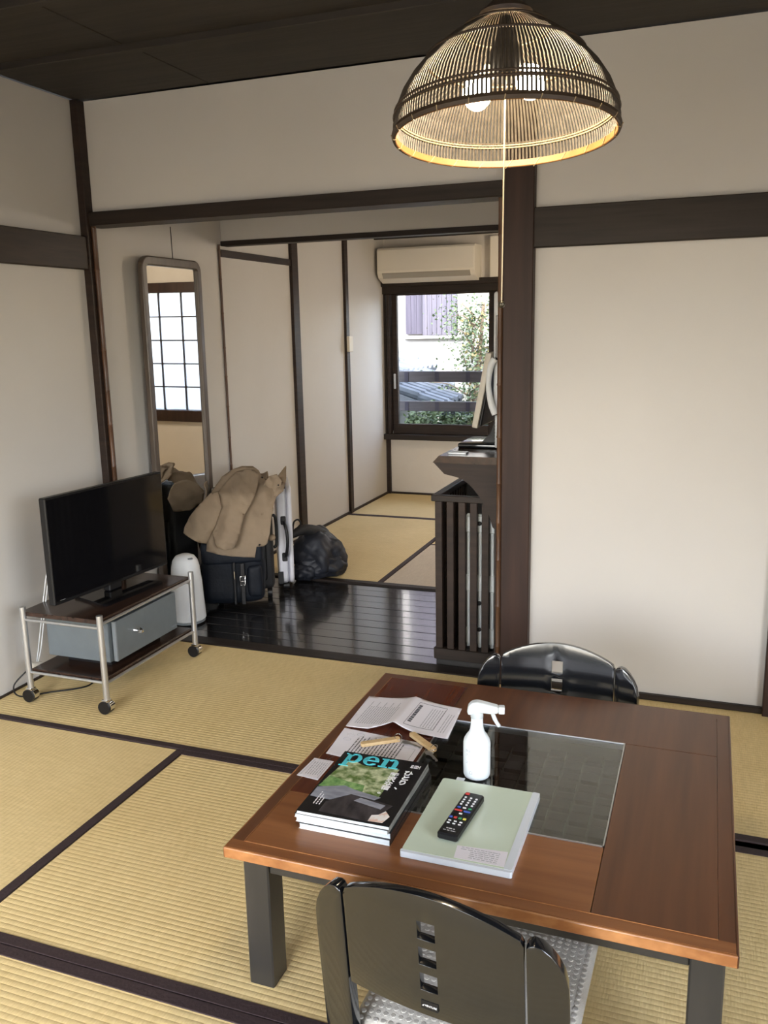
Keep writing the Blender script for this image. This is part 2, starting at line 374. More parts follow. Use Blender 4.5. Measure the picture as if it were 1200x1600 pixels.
for k in range(6): obj('batten', box(XL, .8, 4.45+.4*k, 4.475+.4*k, 2.0, 2.02), 'ceiling', cr)

# posts, beams and strips
T = [0]
def trim(bm, mt, **k):
    T[0] += 1; return struct('trim_%d' % (T[0]+2), bm, mt, **k)
trim(box(-.695, -.59, 3.075, 3.21, -.004, ZC, bev=.003), 'post_wood')
trim(box(XL, -.69, 3.085, 3.205, 1.78, 1.833, bev=.003), 'dark_wood_x')
trim(box(-.60, XR, 3.085, 3.12, 1.605, 1.737, bev=.003), 'dark_wood_x')
trim(box(XL, -2.432, YB, 3.09, 1.605, 1.737, bev=.003), 'dark_wood')
trim(box(XL, -2.425, 3.07, 3.13, 0, ZC, bev=.002), 'dark_wood')
trim(box(.232, .34, 3.08, 3.125, -.002, 1.61, bev=.003), 'post_wood')
def bamboo(x, y, z0, z1, r, mt, gap=.16):
    z = z0; pr = []
    zs = []
    while z < z1:
        zs.append(z); z += gap*random.uniform(.85, 1.2)
    for i, z in enumerate(zs):
        e = (zs+[z1])[i+1]
        pr += [(r*1.18, z), (r*1.0, z+.006), (r*.96, (z+e)/2), (r*1.0, e-.006), (r*1.2, e-.002)]
    o = trim(lathe(bmesh.new(), pr, 12, x, y), mt, smooth=True); return o
bamboo(-.709, 3.105, .004, 1.78, .0105, 'bamboo')
bamboo(-2.417, 3.10, .004, 1.78, .010, 'bamboo_dark')
bamboo(XL+.008, 4.15, 0, 1.79, .0065, 'bamboo_dark')
trim(box(XL, -.70, YH-.01, YH+.06, 1.783, 1.808, bev=.002), 'dark_wood_x')
trim(box(XL-.002, XL+.02, 4.985, 5.07, 0, 2.02, bev=.002), 'dark_wood')
trim(box(XL-.002, XL+.02, 5.82, 5.875, 0, 2.02, bev=.002), 'dark_wood')
trim(box(XL-.002, XL+.014, 4.16, 4.985, 1.728, 1.765, bev=.002), 'dark_wood')
trim(box(XL, -2.425, YR-.02, YR+.01, 0, .5), 'dark_wood')
struct('baseboard_front', box(-.60, XR, 3.098, 3.118, 0, .022, bev=.002), 'dark_wood_x')
struct('baseboard_left', box(XL, XL+.008, YB, 3.07, 0, .008), 'dark_wood')
struct('baseboard_hall', box(XL, XL+.012, YH+.05, YR, 0, .016), 'dark_wood')
struct('baseboard_rear', box(XL, .8, YR-.012, YR, 0, .016), 'dark_wood_x')

# rear window: sliding clear pane in a dark frame
w1 = struct('window_1')
obj('lintel', box(-2.47, -1.50, YR-.05, YR+.08, 1.60, 1.69, bev=.004), 'dark_wood_x', w1)
obj('lintel', box(-2.50, -1.46, YR-.075, YR-.03, 1.655, 1.70, bev=.004), 'dark_wood_x', w1)
s_ = obj('sill', box(-2.50, -1.46, YR-.075, YR+.08, .455, .50, bev=.004), 'dark_wood_x', w1)
obj('jamb', box(-2.485, -2.44, YR-.03, YR+.1, .5, 1.60, bev=.003), 'dark_wood', w1)
obj('jamb', box(-1.56, -1.48, YR-.05, YR+.1, .5, 1.60, bev=.003), 'dark_wood', w1)
obj('jamb', box(-2.43, -2.405, YR-.05, YR+.02, .5, 1.60, bev=.003), 'dark_wood', w1)
sash = bmesh.new()
bx(sash, -2.40, -2.355, YR-.01, YR+.03, .50, 1.60, bev=.003); bx(sash, -1.61, -1.565, YR-.01, YR+.03, .50, 1.60, bev=.003)
bx(sash, -2.36, -1.60, YR-.01, YR+.03, .50, .578, bev=.003); bx(sash, -2.36, -1.60, YR-.01, YR+.03, 1.588, 1.62, bev=.003)
sa = obj('sash', sash, 'dark_wood', w1)
obj('pane', box(-2.36, -1.60, YR+.008, YR+.012, .57, 1.60), 'pane', sa)
obj('latch', prism(bmesh.new(), rrect(-2.388, -2.370, .86, .98, .006), YR-.014, 'y', YR-.010), 'steel', sa)
# rear window of frosted panes with a grid (seen in the mirror)
w2 = struct('window_2')
obj('lintel', box(-1.0, .08, YR-.04, YR+.08, 1.655, 1.74, bev=.004), 'post_wood', w2)
obj('sill', box(-1.0, .08, YR-.05, YR+.08, .54, .64, bev=.004), 'post_wood', w2)
obj('jamb', box(-1.0, -.93, YR-.03, YR+.08, .64, 1.655, bev=.003), 'post_wood', w2)
obj('jamb', box(.01, .08, YR-.03, YR+.08, .64, 1.655, bev=.003), 'post_wood', w2)
gx = [-.93, -.7, -.47, -.24, .01]; gz = [.64+.203*i for i in range(6)]
for i in range(4):
    for j in range(5):
        obj('pane', box(gx[i]+.003, gx[i+1]-.003, YR+.02, YR+.024, gz[j]+.003, gz[j+1]-.003), 'frosted', w2)
for x in gx[1:-1]: obj('muntin', box(x-.005, x+.005, YR+.005, YR+.03, .64, 1.655), 'dark_wood', w2)
for z in gz[1:-1]: obj('muntin', box(-.93, .01, YR+.006, YR+.029, z-.005, z+.005), 'dark_wood', w2)
# unseen windows, added behind and beside the viewer to let daylight in
w3 = struct('added_window_3')
b = bmesh.new(); bx(b, -2.24, -.06, YB-.08, YB+.02, .24, .29); bx(b, -2.24, -.06, YB-.08, YB+.02, 1.91, 1.96)
for x in (-2.18, -1.15, -.12): bx(b, x-.02, x+.02, YB-.07, YB+.01, .29, 1.91)
obj('window_frame', b, 'dark_wood', w3)
w4 = struct('added_window_4')
b = bmesh.new(); bx(b, XR-.02, XR+.08, -.94, 1.14, .24, .29); bx(b, XR-.02, XR+.08, -.94, 1.14, 1.91, 1.96)
for y in (-.88, .1, 1.08): bx(b, XR-.01, XR+.07, y-.02, y+.02, .29, 1.91)
obj('window_frame', b, 'dark_wood', w4)
struct('sun_block_eave', box(XL-1., XR+1.6, YB-1.3, YB-.1, 2.30, 2.38), 'dark_wood_x')  # unseen eave slabs, added to keep direct sun out of the windows
struct('sun_block_eave.001', box(XR+.1, XR+1.6, YB-.1, YR, 2.30, 2.38), 'dark_wood')
struct('roof', box(XL-1.4, XR+1.6, YB-1.3, YR+.5, 2.40, 2.46), 'roof_tile')

# ================================================================ FURNITURE AND THINGS
# ---- low table with glass insert
TZ = .34
tb = thing('low_table', 'low square brown wooden table with glass insert and black legs on tatami', 'table', (-.385, 1.822, 0))
tx, ty = -.385, 1.822
def L_(x0, x1, y0, y1, z0, z1, **k): return box(x0-tx, x1-tx, y0-ty, y1-ty, z0, z1, **k)
X0, X1, Y0, Y1 = -.864, .096, 1.345, 2.285
e = .032
for a in ((X0+.005, X1-.005, Y0+.005, Y0+e), (X0+.005, X1-.005, Y1-e, Y1-.005)):
    obj('edge_strip', L_(*a, TZ-.024, TZ-.0008), 'table_x' if a[2] < 1.5 else 'table_y', tb)
for a in ((X0, X1, Y0, Y0+.0055), (X0, X1, Y1-.0055, Y1), (X0, X0+.0055, Y0, Y1), (X1-.0055, X1, Y0, Y1)):
    obj('edge_band', L_(*a, TZ-.0245, TZ-.0012, bev=.0025, seg=2), 'table_edge' if a[2] < 1.5 and a[0] < 0 else 'table_y', tb)
for a in ((X0+.005, X0+e, Y0+e, Y1-e), (X1-e, X1-.005, Y0+e, Y1-e)):
    obj('edge_strip', L_(*a, TZ-.024, TZ-.0008), 'table_y', tb)
g = .0007; gx0, gx1, gy0, gy1 = -.603, -.146, 1.583, 2.040
obj('top_board', L_(X0+e+g, gx1-g, Y0+e+g, gy0-g, TZ-.022, TZ, bev=.0008), 'table_x', tb)
obj('top_board', L_(X0+e+g, gx0-g, gy0+g, Y1-e-g, TZ-.022, TZ, bev=.0008), 'table_dark', tb)
obj('top_board', L_(gx0+g, X1-e-g, gy1+g, Y1-e-g, TZ-.022, TZ, bev=.0008), 'table_y', tb)
obj('top_board', L_(gx1+g, X1-e-g, Y0+e+g, gy1-g, TZ-.022, TZ, bev=.0008), 'table_y', tb)
for a in ((X0+e, X1-e, Y0+e-.0012, Y0+e), (X0+e-.0012, X0+e, Y0+e, Y1-e)):
    obj('worn_groove', L_(*a, TZ-.003, TZ+.0002), 'table_edge', tb)
b = bmesh.new(); q = .003
for a in ((gx0, gx1, gy0, gy0+q), (gx0, gx1, gy1-q, gy1), (gx0, gx0+q, gy0, gy1), (gx1-q, gx1, gy0, gy1)): bx(b, a[0]-tx, a[1]-tx, a[2]-ty, a[3]-ty, TZ-.02, TZ+.0012)
obj('insert_trim', b, 'steel', tb, label='thin bright metal trim around the glass')
obj('glass_insert', L_(gx0+q, gx1-q, gy0+q, gy1-q, TZ-.006, TZ-.0005), 'glass_dark', tb)
obj('hearth_tray', L_(gx0-.01, gx1+.01, gy0-.01, gy1+.01, TZ-.075, TZ-.055), 'hearth', tb)
b = bmesh.new()
for k, a in enumerate(((gx0-.012, gx0-.001, gy0, gy1), (gx1+.001, gx1+.012, gy0, gy1), (gx0, gx1, gy0-.012, gy0-.001), (gx0, gx1, gy1+.001, gy1+.012))): bx(b, a[0]-tx, a[1]-tx, a[2]-ty, a[3]-ty, TZ-.06, TZ-.022)
obj('hearth_wall', b, 'hearth', tb)
b = bmesh.new(); N = 10; st = (gx1-gx0)/N
for i in range(N):
    for j in range(N):
        x = gx0+i*st-tx; y = gy0+j*st-ty; h = .010 if (i+j) % 2 else .004
        bx(b, x+.003, x+st-.003, y+(.003 if (i+j) % 2 else .010), y+st-(.003 if (i+j) % 2 else .010), TZ-.055, TZ-.055+h)
obj('woven_panel', b, 'hearth2', tb, kind='stuff')
lx0, lx1, ly0, ly1, lw, ld = -.842, .078, 1.382, 2.25, .057, .062
for x in (lx0, lx1-lw):
    for y in (ly0, ly1-ld):
        obj('leg', L_(x, x+lw, y, y+ld, 0, TZ-.024, bev=.003), 'black_wood', tb)
for a in ((lx0+lw, lx1-lw, ly0+.006, ly0+.026), (lx0+lw, lx1-lw, ly1-.026, ly1-.006), (lx0+.006, lx0+.026, ly0+ld, ly1-ld), (lx1-.026, lx1-.006, ly0+ld, ly1-ld)):
    obj('apron_rail', L_(*a, TZ-.072, TZ-.050, bev=.002), 'black_wood', tb)
for x in (lx0+lw, lx1-lw-.055):
    for y in (ly0+.008, ly1-.026): obj('corner_block', L_(x, x+.055, y, y+.018, TZ-.0505, TZ-.024), 'black_wood', tb)

# ---- legless chairs
def chair(label, loc, rz, group='legless chairs at the low table'):
    t = thing('floor_chair', label, 'chair', loc, rz, group)
    hw = .163
    def Y_(x, z): return -.030*(1-(x/.235)**2)-.10*(z-.04)
    def top(x): return .392+.046*math.cos(min(1, abs(x)/hw)*PI/2)**.8
    def bot(x): return .190
    xs = [-hw, -.158, -.14, -.12, -.10, -.08, -.06, -.04, -.016, 0, .016, .04, .06, .08, .10, .12, .14, .158, hw]
    lv = [0, .243, .279, .297, .333, .350, .386, 9]
    bm = bmesh.new(); grid = []
    for x in xs:
        T_ = top(x)-(.010 if abs(x) == hw else 0); B_ = bot(x); grid.append([bm.verts.new((x, Y_(x, z), z)) for z in [B_]+lv[1:-1]+[T_]])
    for i in range(len(xs)-1):
        for j in range(7):
            if xs[i] >= -.0161 and xs[i+1] <= .0161 and j in (1, 3, 5): continue
            bm.faces.new((grid[i][j], grid[i+1][j], grid[i+1][j+1], grid[i][j+1]))
    o = obj('backrest', bm, 'black_lacquer', t, smooth='auto'); s = o.modifiers.new('thick', 'SOLIDIFY'); s.thickness = .016; s.offset = 0
    bv = o.modifiers.new('round', 'BEVEL'); bv.width = .004; bv.segments = 3; bv.limit_method = 'ANGLE'; bv.angle_limit = .7
    for sg in (-1, 1):
        ol = [(.1665, .03), (.1665, .384), (.171, .391), (.180, .394), (.192, .390), (.205, .378), (.217, .361), (.226, .341), (.231, .318), (.2325, .28), (.2325, .06), (.229, .03)]
        bm = sheet([(sg*x, z) for x, z in ol], .03, lambda x, z: (x, Y_(x, z)+.001, z))
        o = obj('post', bm, 'black_lacquer', t, smooth='auto'); s = o.modifiers.new('thick', 'SOLIDIFY'); s.thickness = .024; s.offset = 0
        bv = o.modifiers.new('round', 'BEVEL'); bv.width = .006; bv.segments = 3; bv.limit_method = 'ANGLE'; bv.angle_limit = .7
    obj('seat_board', box(-.17, .17, -.03, .34, .004, .029, bev=.006, seg=2), 'black_lacquer', t)
    lb = obj('maker_plate', box(-.016, .016, Y_(0, .215)-.0095, Y_(0, .215)-.0080, .205, .221), 'black_plastic', t)
    text('\u25e2 VENTURE', .0052, 'white_ink', lb, Matrix.Translation((-.014, Y_(0, .215)-.010, .211)) @ Matrix.Rotation(PI/2, 4, 'X'))
    return t
near = chair('nearest black lacquered floor chair with three square slots in back, white emblem plate', (-.385, 1.273, 0), -.11)
far = chair('glossy black floor chair beyond the table by the white wall', (-.372, 2.352, 0), PI+.02)
def cushion(label, loc, rz):
    t = thing('floor_cushion', label, 'cushion', loc, rz, 'seat cushions on the floor chairs')
    bm = bmesh.new(); n = 16; G = []
    for side in (1, -1):
        g_ = []
        for i in range(n+1):
            r_ = []
            for j in range(n+1):
                u = -1+2*i/n; v = -1+2*j/n; k = max(0, (1-u**4)*(1-v**4))**.4
                r_.append(bm.verts.new((.205*u, .19*v, .030+side*.022*k)))
            g_.append(r_)
        G.append(g_)
        for i in range(n):
            for j in range(n): bm.faces.new((g_[i][j], g_[i+1][j], g_[i+1][j+1], g_[i][j+1]))
    bmesh.ops.remove_doubles(bm, verts=bm.verts[:], dist=.0005)
    obj('cushion_cover', bm, 'fabric_white', t, smooth=True)
    b = bmesh.new()
    for i in range(26):
        for j in range(24):
            u = -.93+1.86*i/25; v = -.93+1.86*j/23; k = max(0, (1-u**4)*(1-v**4))**.4; z = .030+.022*k
            lathe(b, [(.0058, z-.002), (.0054, z+.0004), (.0036, z+.0009)], 7, .205*u, .19*v)
    obj('dot_pattern', b, 'fabric_dot', t, kind='stuff'); return t
cushion('off-white dotted cushion on the nearest floor chair', (-.366, 1.485, .024), -.02)
cushion('off-white cushion on the far floor chair, under the table edge', (-.372, 2.14, .024), PI)

# ---- television cart
ct = thing('tv_cart', 'metal-framed television cart with dark shelves on four castors by left wall', 'cart', (-2.16, 2.68, 0))
cx, cy = -2.16, 2.68
P4 = [(-2.325, 2.392), (-1.982, 2.392), (-1.982, 2.978), (-2.325, 2.978)]
def lc(x, y): return x-cx, y-cy
for x, y in P4:
    u, v = lc(x, y)
    obj('post', tube(bmesh.new(), [(u, v, .052), (u, v, .37)], .0115, 14), 'steel', ct, smooth='auto')
    c = obj('castor', tube(bmesh.new(), [(u-.004, v-.017, .0245), (u-.004, v+.017, .0245)], .0245, 18), 'black_plastic', ct, smooth='auto')
    b = bmesh.new(); bx(b, u-.016, u+.012, v-.014, v+.014, .044, .054, bev=.003); tube(b, [(u+.010, v-.012, .030), (u+.010, v+.012, .030)], .017, 12)
    obj('castor_fork', b, 'chrome', c, smooth='auto')
obj('top_shelf', box(*(-2.34-cx, -1.99-cx), 2.395-cy, 2.975-cy, .334, .350, bev=.002), 'walnut', ct)
obj('lower_shelf', box(-2.32-cx, -1.99-cx, 2.40-cy, 2.97-cy, .112, .127, bev=.002), 'walnut', ct)
for z in (.322, .116):
    for k in range(4):
        a = lc(*P4[k]); c_ = lc(*P4[(k+1) % 4]); zz = z+(.014 if k in (1, 3) and z > .2 else -.004 if k in (1, 3) else 0)
        obj('rail', tube(bmesh.new(), [(*a, zz), (*c_, zz)], .0055, 10), 'steel', ct, smooth='auto')
# grey box on its lower shelf
gb = thing('grey_cabinet', 'grey one-door box cabinet with crystal knob on the cart lower shelf', 'cabinet', (-2.15, 2.70, .127))
gc, gd = -2.15, 2.70
obj('body', box(-2.295-gc, -2.015-gc, 2.47-gd, 2.875-gd, .032, .186, bev=.002), 'grey_board', gb)
obj('base_frame', box(-2.25-gc, -2.05-gc, 2.52-gd, 2.83-gd, 0, .032), 'black_plastic', gb)
dr = obj('door', box(-2.008-gc, -1.994-gc, 2.492-gd, 2.875-gd, .034, .186, bev=.0015), 'grey_board', gb)
obj('door_edge', box(-2.0085-gc, -1.9935-gc, 2.486-gd, 2.4925-gd, .034, .186), 'grey_edge', dr)
k_ = bmesh.new(); bmesh.ops.create_icosphere(k_, subdivisions=1, radius=.013); bmesh.ops.translate(k_, verts=k_.verts, vec=(-1.968-gc, 2.60-gd, .118))
tube(k_, [(-1.994-gc, 2.60-gd, .118), (-1.972-gc, 2.60-gd, .118)], [.011, .006], 10)
obj('knob', k_, 'chrome', dr)
text('TAKUBO', .010, 'grey_edge', dr, Matrix.Translation((-1.9936-gc, 2.835-gd, .045)) @ Matrix.Rotation(PI/2, 4, 'Z') @ Matrix.Rotation(PI/2, 4, 'X'))
# television
a = math.atan2(.062, .62)
tv = thing('television', 'black flat screen television standing on the cart', 'television', (-2.15, 2.71, .350), -a)
tw = .312
obj('cabinet', box(-.030, 0, -tw, tw, .032, .430, bev=.004), 'black_plastic', tv)
obj('screen', box(-.001, .0012, -tw+.008, tw-.008, .046, .423), 'screen', tv)
b = bmesh.new(); bx(b, -.05, -.028, -.2, .2, .08, .32, bev=.01)
obj('back_cover', b, 'black_plastic', tv)
obj('neck', box(-.035, .0, -.035, .035, .010, .07, bev=.004), 'black_plastic', tv)
obj('foot', prism(bmesh.new(), [(-.09, -.13), (.095, -.17), (.105, -.16), (.105, .15), (.095, .16), (-.09, .13)], .009, 'z', .0005), 'screen', tv)
text('\u2500\u2500', .012, 'key_grey', tv, Matrix.Translation((.0018, -.285, .043)) @ Matrix.Rotation(PI/2, 4, 'Z') @ Matrix.Rotation(PI/2, 4, 'X'), name='emblem')
# white cables at the cart's near corner
def curve(pts, n=12):
    P = [Vector(p) for p in pts]; P = [P[0]]+P+[P[-1]]; o = []
    for i in range(1, len(P)-2):
        for k in range(n):
            t = k/n; p0, p1, p2, p3 = P[i-1:i+3]
            o.append(.5*((2*p1)+(-p0+p2)*t+(2*p0-5*p1+4*p2-p3)*t*t+(-p0+3*p1-3*p2+p3)*t**3))
    o.append(P[-2]); return o
cb = thing('power_cable', 'white cable hanging from behind the television to a small plug block', 'cable', (-2.34, 2.44, 0))
for dx in (0, .012):
    obj('cord', tube(bmesh.new(), curve([(.05, .17, .50), (.0+dx, .125, .47), (-.004+dx, .09, .38), (-.004+dx, .06, .28), (-.008+dx, .035, .18), (-.01+dx*.5, .02, .125)]), .0022, 6), 'white_plastic', cb, smooth=True)
obj('plug_block', box(-.028, .014, -.002, .030, .085, .128, bev=.006, seg=2), 'ivory_plastic', cb)
bc = obj('black_cable', tube(bmesh.new(), curve([(0, 0, .10), (-.035, -.03, .05), (-.02, -.02, .006), (.06, .05, .004), (.16, .15, .004), (.10, .30, .004)]), .003, 6), 'black_plastic', smooth=True)
bc.location = (-2.37, 2.42, 0); tag(bc, 'thin black cable looping on the tatami under the cart', 'cable')

# ---- air purifier
pf = thing('air_purifier', 'white rounded tower appliance behind the television cart', 'appliance', (-2.262, 3.36, 0))
obj('body', lathe(bmesh.new(), [(.074, .012), (.082, .02), (.080, .06), (.072, .20), (.065, .27), (.058, .300), (.044, .320), (.022, .329), (.004, .331)], 32), 'white_plastic', pf, smooth='auto')
obj('foot_ring', lathe(bmesh.new(), [(.070, 0), (.078, .004), (.078, .012), (.070, .0125)], 32), 'grey_edge', pf, smooth='auto')
obj('top_button', lathe(bmesh.new(), [(.022, 0), (.022, .004), (.018, .006)], 20, .032, -.018, 1, .6), 'grey_edge', pf, smooth='auto').location = (0, 0, .312)
obj('grille_line', lathe(bmesh.new(), [(.0795, .035), (.0808, .036), (.0806, .039), (.0793, .040)], 32), 'grey_edge', pf)

# ---- leaning mirror
mr = thing('standing_mirror', 'tall narrow dark-framed mirror with rounded top leaning on left wall', 'mirror', (-2.434, 3.63, 0), 0)
mr.rotation_euler = (0, math.radians(.3), 0)
HW, HT = .243, 1.685
def arch(hw, z0, z1, r): 
    o = [(-hw, z0), (hw, z0)]
    for k in range(7): t = math.radians(90*k/6); o.append((hw-r+r*math.cos(t), z1-r+r*math.sin(t)))
    for k in range(7): t = math.radians(90+90*k/6); o.append((-hw+r+r*math.cos(t), z1-r+r*math.sin(t)))
    return o
bm = bmesh.new()
A = arch(HW, .0, HT, .055); B = arch(HW-.034, .10, HT-.042, .012)
vo = [[bm.verts.new((x_, y, z)) for y, z in pts] for x_, pts in ((.030, A), (.030, B), (.0, A), (.012, B))]
k = len(A)
for i in range(k):
    j = (i+1) % k
    bm.faces.new((vo[0][i], vo[0][j], vo[1][j], vo[1][i])); bm.faces.new((vo[0][i], vo[0][j], vo[2][j], vo[2][i]))
    bm.faces.new((vo[1][i], vo[1][j], vo[3][j], vo[3][i])); bm.faces.new((vo[2][i], vo[2][j], vo[3][j], vo[3][i]))
o = obj('mirror_frame', bm, 'mirror_frame', mr, smooth='auto'); bv = o.modifiers.new('b', 'BEVEL'); bv.width = .006; bv.segments = 2; bv.limit_method = 'ANGLE'
obj('mirror_glass', prism(bmesh.new(), arch(HW-.030, .09, HT-.038, .012), .016, 'x', .010), 'mirror', mr)
obj('hanging_cord', tube(bmesh.new(), [(.01, .03, HT), (.004, .035, 1.83)], .0022, 6), 'black_plastic', mr)
obj('backing', prism(bmesh.new(), arch(HW-.02, .05, HT-.03, .04), .008, 'x', -.002), 'mirror_frame', mr)

# ---- luggage
TH = math.radians(29); LO = Vector((-2.13, 3.64, 0))
def lroot(name, label, cat): return thing(name, label, cat, LO, TH)
def nz(u, v, s, k=0.): return noise.noise(Vector((u*s, v*s, k)))
bs = lroot('suitcase', 'tall black fabric suitcase standing under the beige coat', 'suitcase')
obj('shell', box(-.140, .168, .10, .255, .045, .57, bev=.03, seg=4), 'black_fabric', bs, smooth='auto')
obj('front_pocket', box(-.12, .13, .088, .10, .10, .40, bev=.012, seg=2), 'black_fabric', bs, smooth='auto')
obj('handle', tube(bmesh.new(), curve([(.168, .17, .25), (.185, .17, .27), (.185, .17, .40), (.168, .17, .42)]), .008, 8), 'black_plastic', bs, smooth=True)
for x in (-.11, .14):
    for y in (.13, .225): obj('wheel', tube(bmesh.new(), [(x-.012, y, .0245), (x+.012, y, .0245)], .024, 14), 'black_plastic', bs, smooth='auto')
bg_ = lroot('travel_bag', 'black soft travel bag with silver buckle at the front of the luggage', 'bag')
def softbox(x0, x1, y0, y1, z0, z1, amp, s, seed, bev=.045, cuts=5):
    bm = box(x0, x1, y0, y1, z0, z1, bev=bev, seg=3)
    bmesh.ops.subdivide_edges(bm, edges=[e_ for e_ in bm.edges if e_.calc_length() > .04], cuts=cuts, use_grid_fill=True)
    for v in bm.verts:
        d = noise.noise_vector(v.co*s+Vector((seed, 0, 0))); f = min(1, v.co.z/.03) if v.co.z > 0 else 0
        v.co += Vector((d.x, d.y, d.z*f))*amp
        if v.co.z < .002: v.co.z = .002
    return bm
obj('body', softbox(-.19, .115, -.015, .075, .012, .325, .012, 9, 3), 'navy', bg_, smooth=True)
obj('flap', softbox(-.185, .11, -.025, .05, .22, .335, .008, 9, 8, bev=.02, cuts=3), 'navy', bg_, smooth=True)
obj('side_pocket', softbox(.03, .105, -.030, .04, .05, .21, .006, 10, 5, bev=.02, cuts=3), 'navy', bg_, smooth=True)
obj('strap', box(-.037, -.026, -.037, -.028, .02, .235, bev=.002), 'black_fabric', bg_)
obj('zip_pull', box(-.0335, -.0295, -.040, -.0375, .150, .19, bev=.0005), 'chrome', bg_)
b = bmesh.new(); tube(b, [(-.004, -.046, .121), (-.004, -.046, .165), (.020, -.046, .165), (.020, -.046, .121)], .0028, 8, closed=True); tube(b, [(-.004, -.046, .14), (.020, -.046, .14)], .002, 8)
obj('buckle', b, 'chrome', bg_, smooth=True)
obj('strap', box(-.001, .018, -.043, -.034, .02, .23, bev=.002), 'black_fabric', bg_)

ws = lroot('suitcase', 'white hard suitcase with black handle beside the black suitcase', 'suitcase')
def shell(x0, x1): return prism(bmesh.new(), rrect(.20, .60, .035, .555, .05), x1, 'x', x0)
o = obj('shell', shell(.192, .243), 'case_white', ws); bv = o.modifiers.new('b', 'BEVEL'); bv.width = .016; bv.segments = 3; bv.limit_method = 'ANGLE'; bv.angle_limit = 1.0
o = obj('shell', shell(.247, .272), 'case_white', ws); bv = o.modifiers.new('b', 'BEVEL'); bv.width = .012; bv.segments = 3; bv.limit_method = 'ANGLE'; bv.angle_limit = 1.0
obj('seam', prism(bmesh.new(), rrect(.203, .597, .038, .552, .048), .248, 'x', .242), 'case_line', ws)
h = obj('handle', tube(bmesh.new(), curve([(.226, .196, .375), (.232, .165, .365), (.240, .150, .32), (.240, .150, .26), (.232, .165, .205), (.226, .196, .19)]), .0085, 8), 'black_plastic', ws, smooth=True)
for z in (.165, .36): obj('handle_mount', box(.212, .238, .188, .203, z, z+.045, bev=.004), 'black_plastic', ws)
o = obj('corner_guard', prism(bmesh.new(), [(.194, .045), (.21, .030), (.25, .030), (.22, .07), (.194, .11)], .215, 'x', .187), 'black_plastic', ws)
for y in (.25, .55): obj('wheel', tube(bmesh.new(), [(.215, y, .02), (.245, y, .02)], .0195, 12), 'black_plastic', ws, smooth='auto')

# black quilted jacket heaped behind and over a bag
jk = lroot('puffer_jacket', 'black quilted padded jacket heaped on the tatami beside the white suitcase', 'jacket')
def blob(c, r, amp, s, seed, n=4, floor=.004, quilt=0.):
    bm = bmesh.new(); bmesh.ops.create_icosphere(bm, subdivisions=n, radius=1)
    for v in bm.verts:
        p = v.co.copy(); d = 1+amp*noise.noise(p*s+Vector((seed, 0, 0)))
        if quilt: d += quilt*(abs(math.sin(p.x*6+p.z*5+p.y*3+seed))**.5+.9*noise.noise(p*7+Vector((seed, 4, 0))))
        v.co = Vector((c[0]+p.x*r[0]*d, c[1]+p.y*r[1]*d, max(floor, c[2]+p.z*r[2]*d)))
    return bm
obj('body', blob((.425, .50, .10), (.145, .16, .15), .22, 1.8, 1, n=5, quilt=.045), 'puffer', jk, smooth=True)
obj('collar', tube(bmesh.new(), curve([(.27, .40, .25), (.34, .45, .268), (.43, .50, .235), (.51, .54, .175), (.56, .56, .11), (.575, .55, .07)], 8), [.016+.018*math.sin(PI*min(1, i/30)) for i in range(41)], 12), 'black_fabric', jk, smooth=True)
obj('sleeve', blob((.43, .42, .075), (.13, .08, .075), .22, 2.4, 6, n=5, quilt=.05), 'puffer', jk, smooth=True)
obj('sleeve', blob((.345, .40, .05), (.07, .07, .055), .25, 2.5, 9, quilt=.05), 'puffer', jk, smooth=True)
obj('hanging_loop', tube(bmesh.new(), curve([(.28, .42, .27), (.288, .40, .325), (.31, .39, .34), (.325, .40, .315), (.31, .42, .29), (.30, .43, .26)]), .005, 8), 'black_fabric', jk, smooth=True)

# beige coat thrown over the suitcases
co = lroot('beige_coat', 'beige cotton coat thrown over the suitcases with one sleeve hanging', 'coat')
def drape(off, k, amp=.012):
    def f(u, v):
        d = -.045
        if v > .36: d = -.045+(v-.36)*.30
        if v > .58: d = .021+(v-.58)*1.5
        d += amp*1.6*nz(u+.3*v, v*.35, 15, k)+amp*.9*nz(u+.5*v, v*.5, 34, k+4)
        if u > .12 and v > .45: d += .03*nz(u*1.2, v, 26, k+9)
        return (u, d+off, v-.17*max(0, d+.045))
    return f
body = [(-.017, .70), (.03, .715), (.085, .712), (.112, .69), (.123, .665), (.150, .63), (.186, .625), (.196, .60), (.215, .665), (.243, .69), (.240, .62), (.226, .58), (.19, .55), (.172, .50), (.160, .44), (.150, .375), (.137, .325), (.118, .312), (.083, .310), (.072, .258), (.02, .262), (-.046, .270), (-.10, .284), (-.158, .302), (-.152, .355), (-.165, .368), (-.20, .382), (-.256, .404), (-.245, .43), (-.219, .48), (-.17, .535), (-.121, .59), (-.071, .665)]
obj('coat_side', sheet([(.17, .49), (.26, .47), (.34, .50), (.35, .56), (.31, .61), (.18, .62), (.14, .55)], .018, lambda u, v: (-.155-.02*(v < .4)+.016*nz(u, v, 18, 3), u-.06, v-.02+.02*nz(u, v, 9, 5))), 'coat', co, smooth=True, solid=.005)
obj('coat_body', sheet(body, .018, drape(0, 1)), 'coat', co, smooth=True, solid=.005)
slv = [(.113, .672), (.102, .62), (.088, .576), (.060, .525), (.034, .484), (.018, .44), (.005, .39), (-.012, .345), (-.030, .318), (-.065, .316), (-.103, .330), (-.118, .36), (-.126, .41), (-.128, .47), (-.120, .53), (-.09, .59), (-.057, .63), (.0, .69), (.05, .705), (.09, .70)]
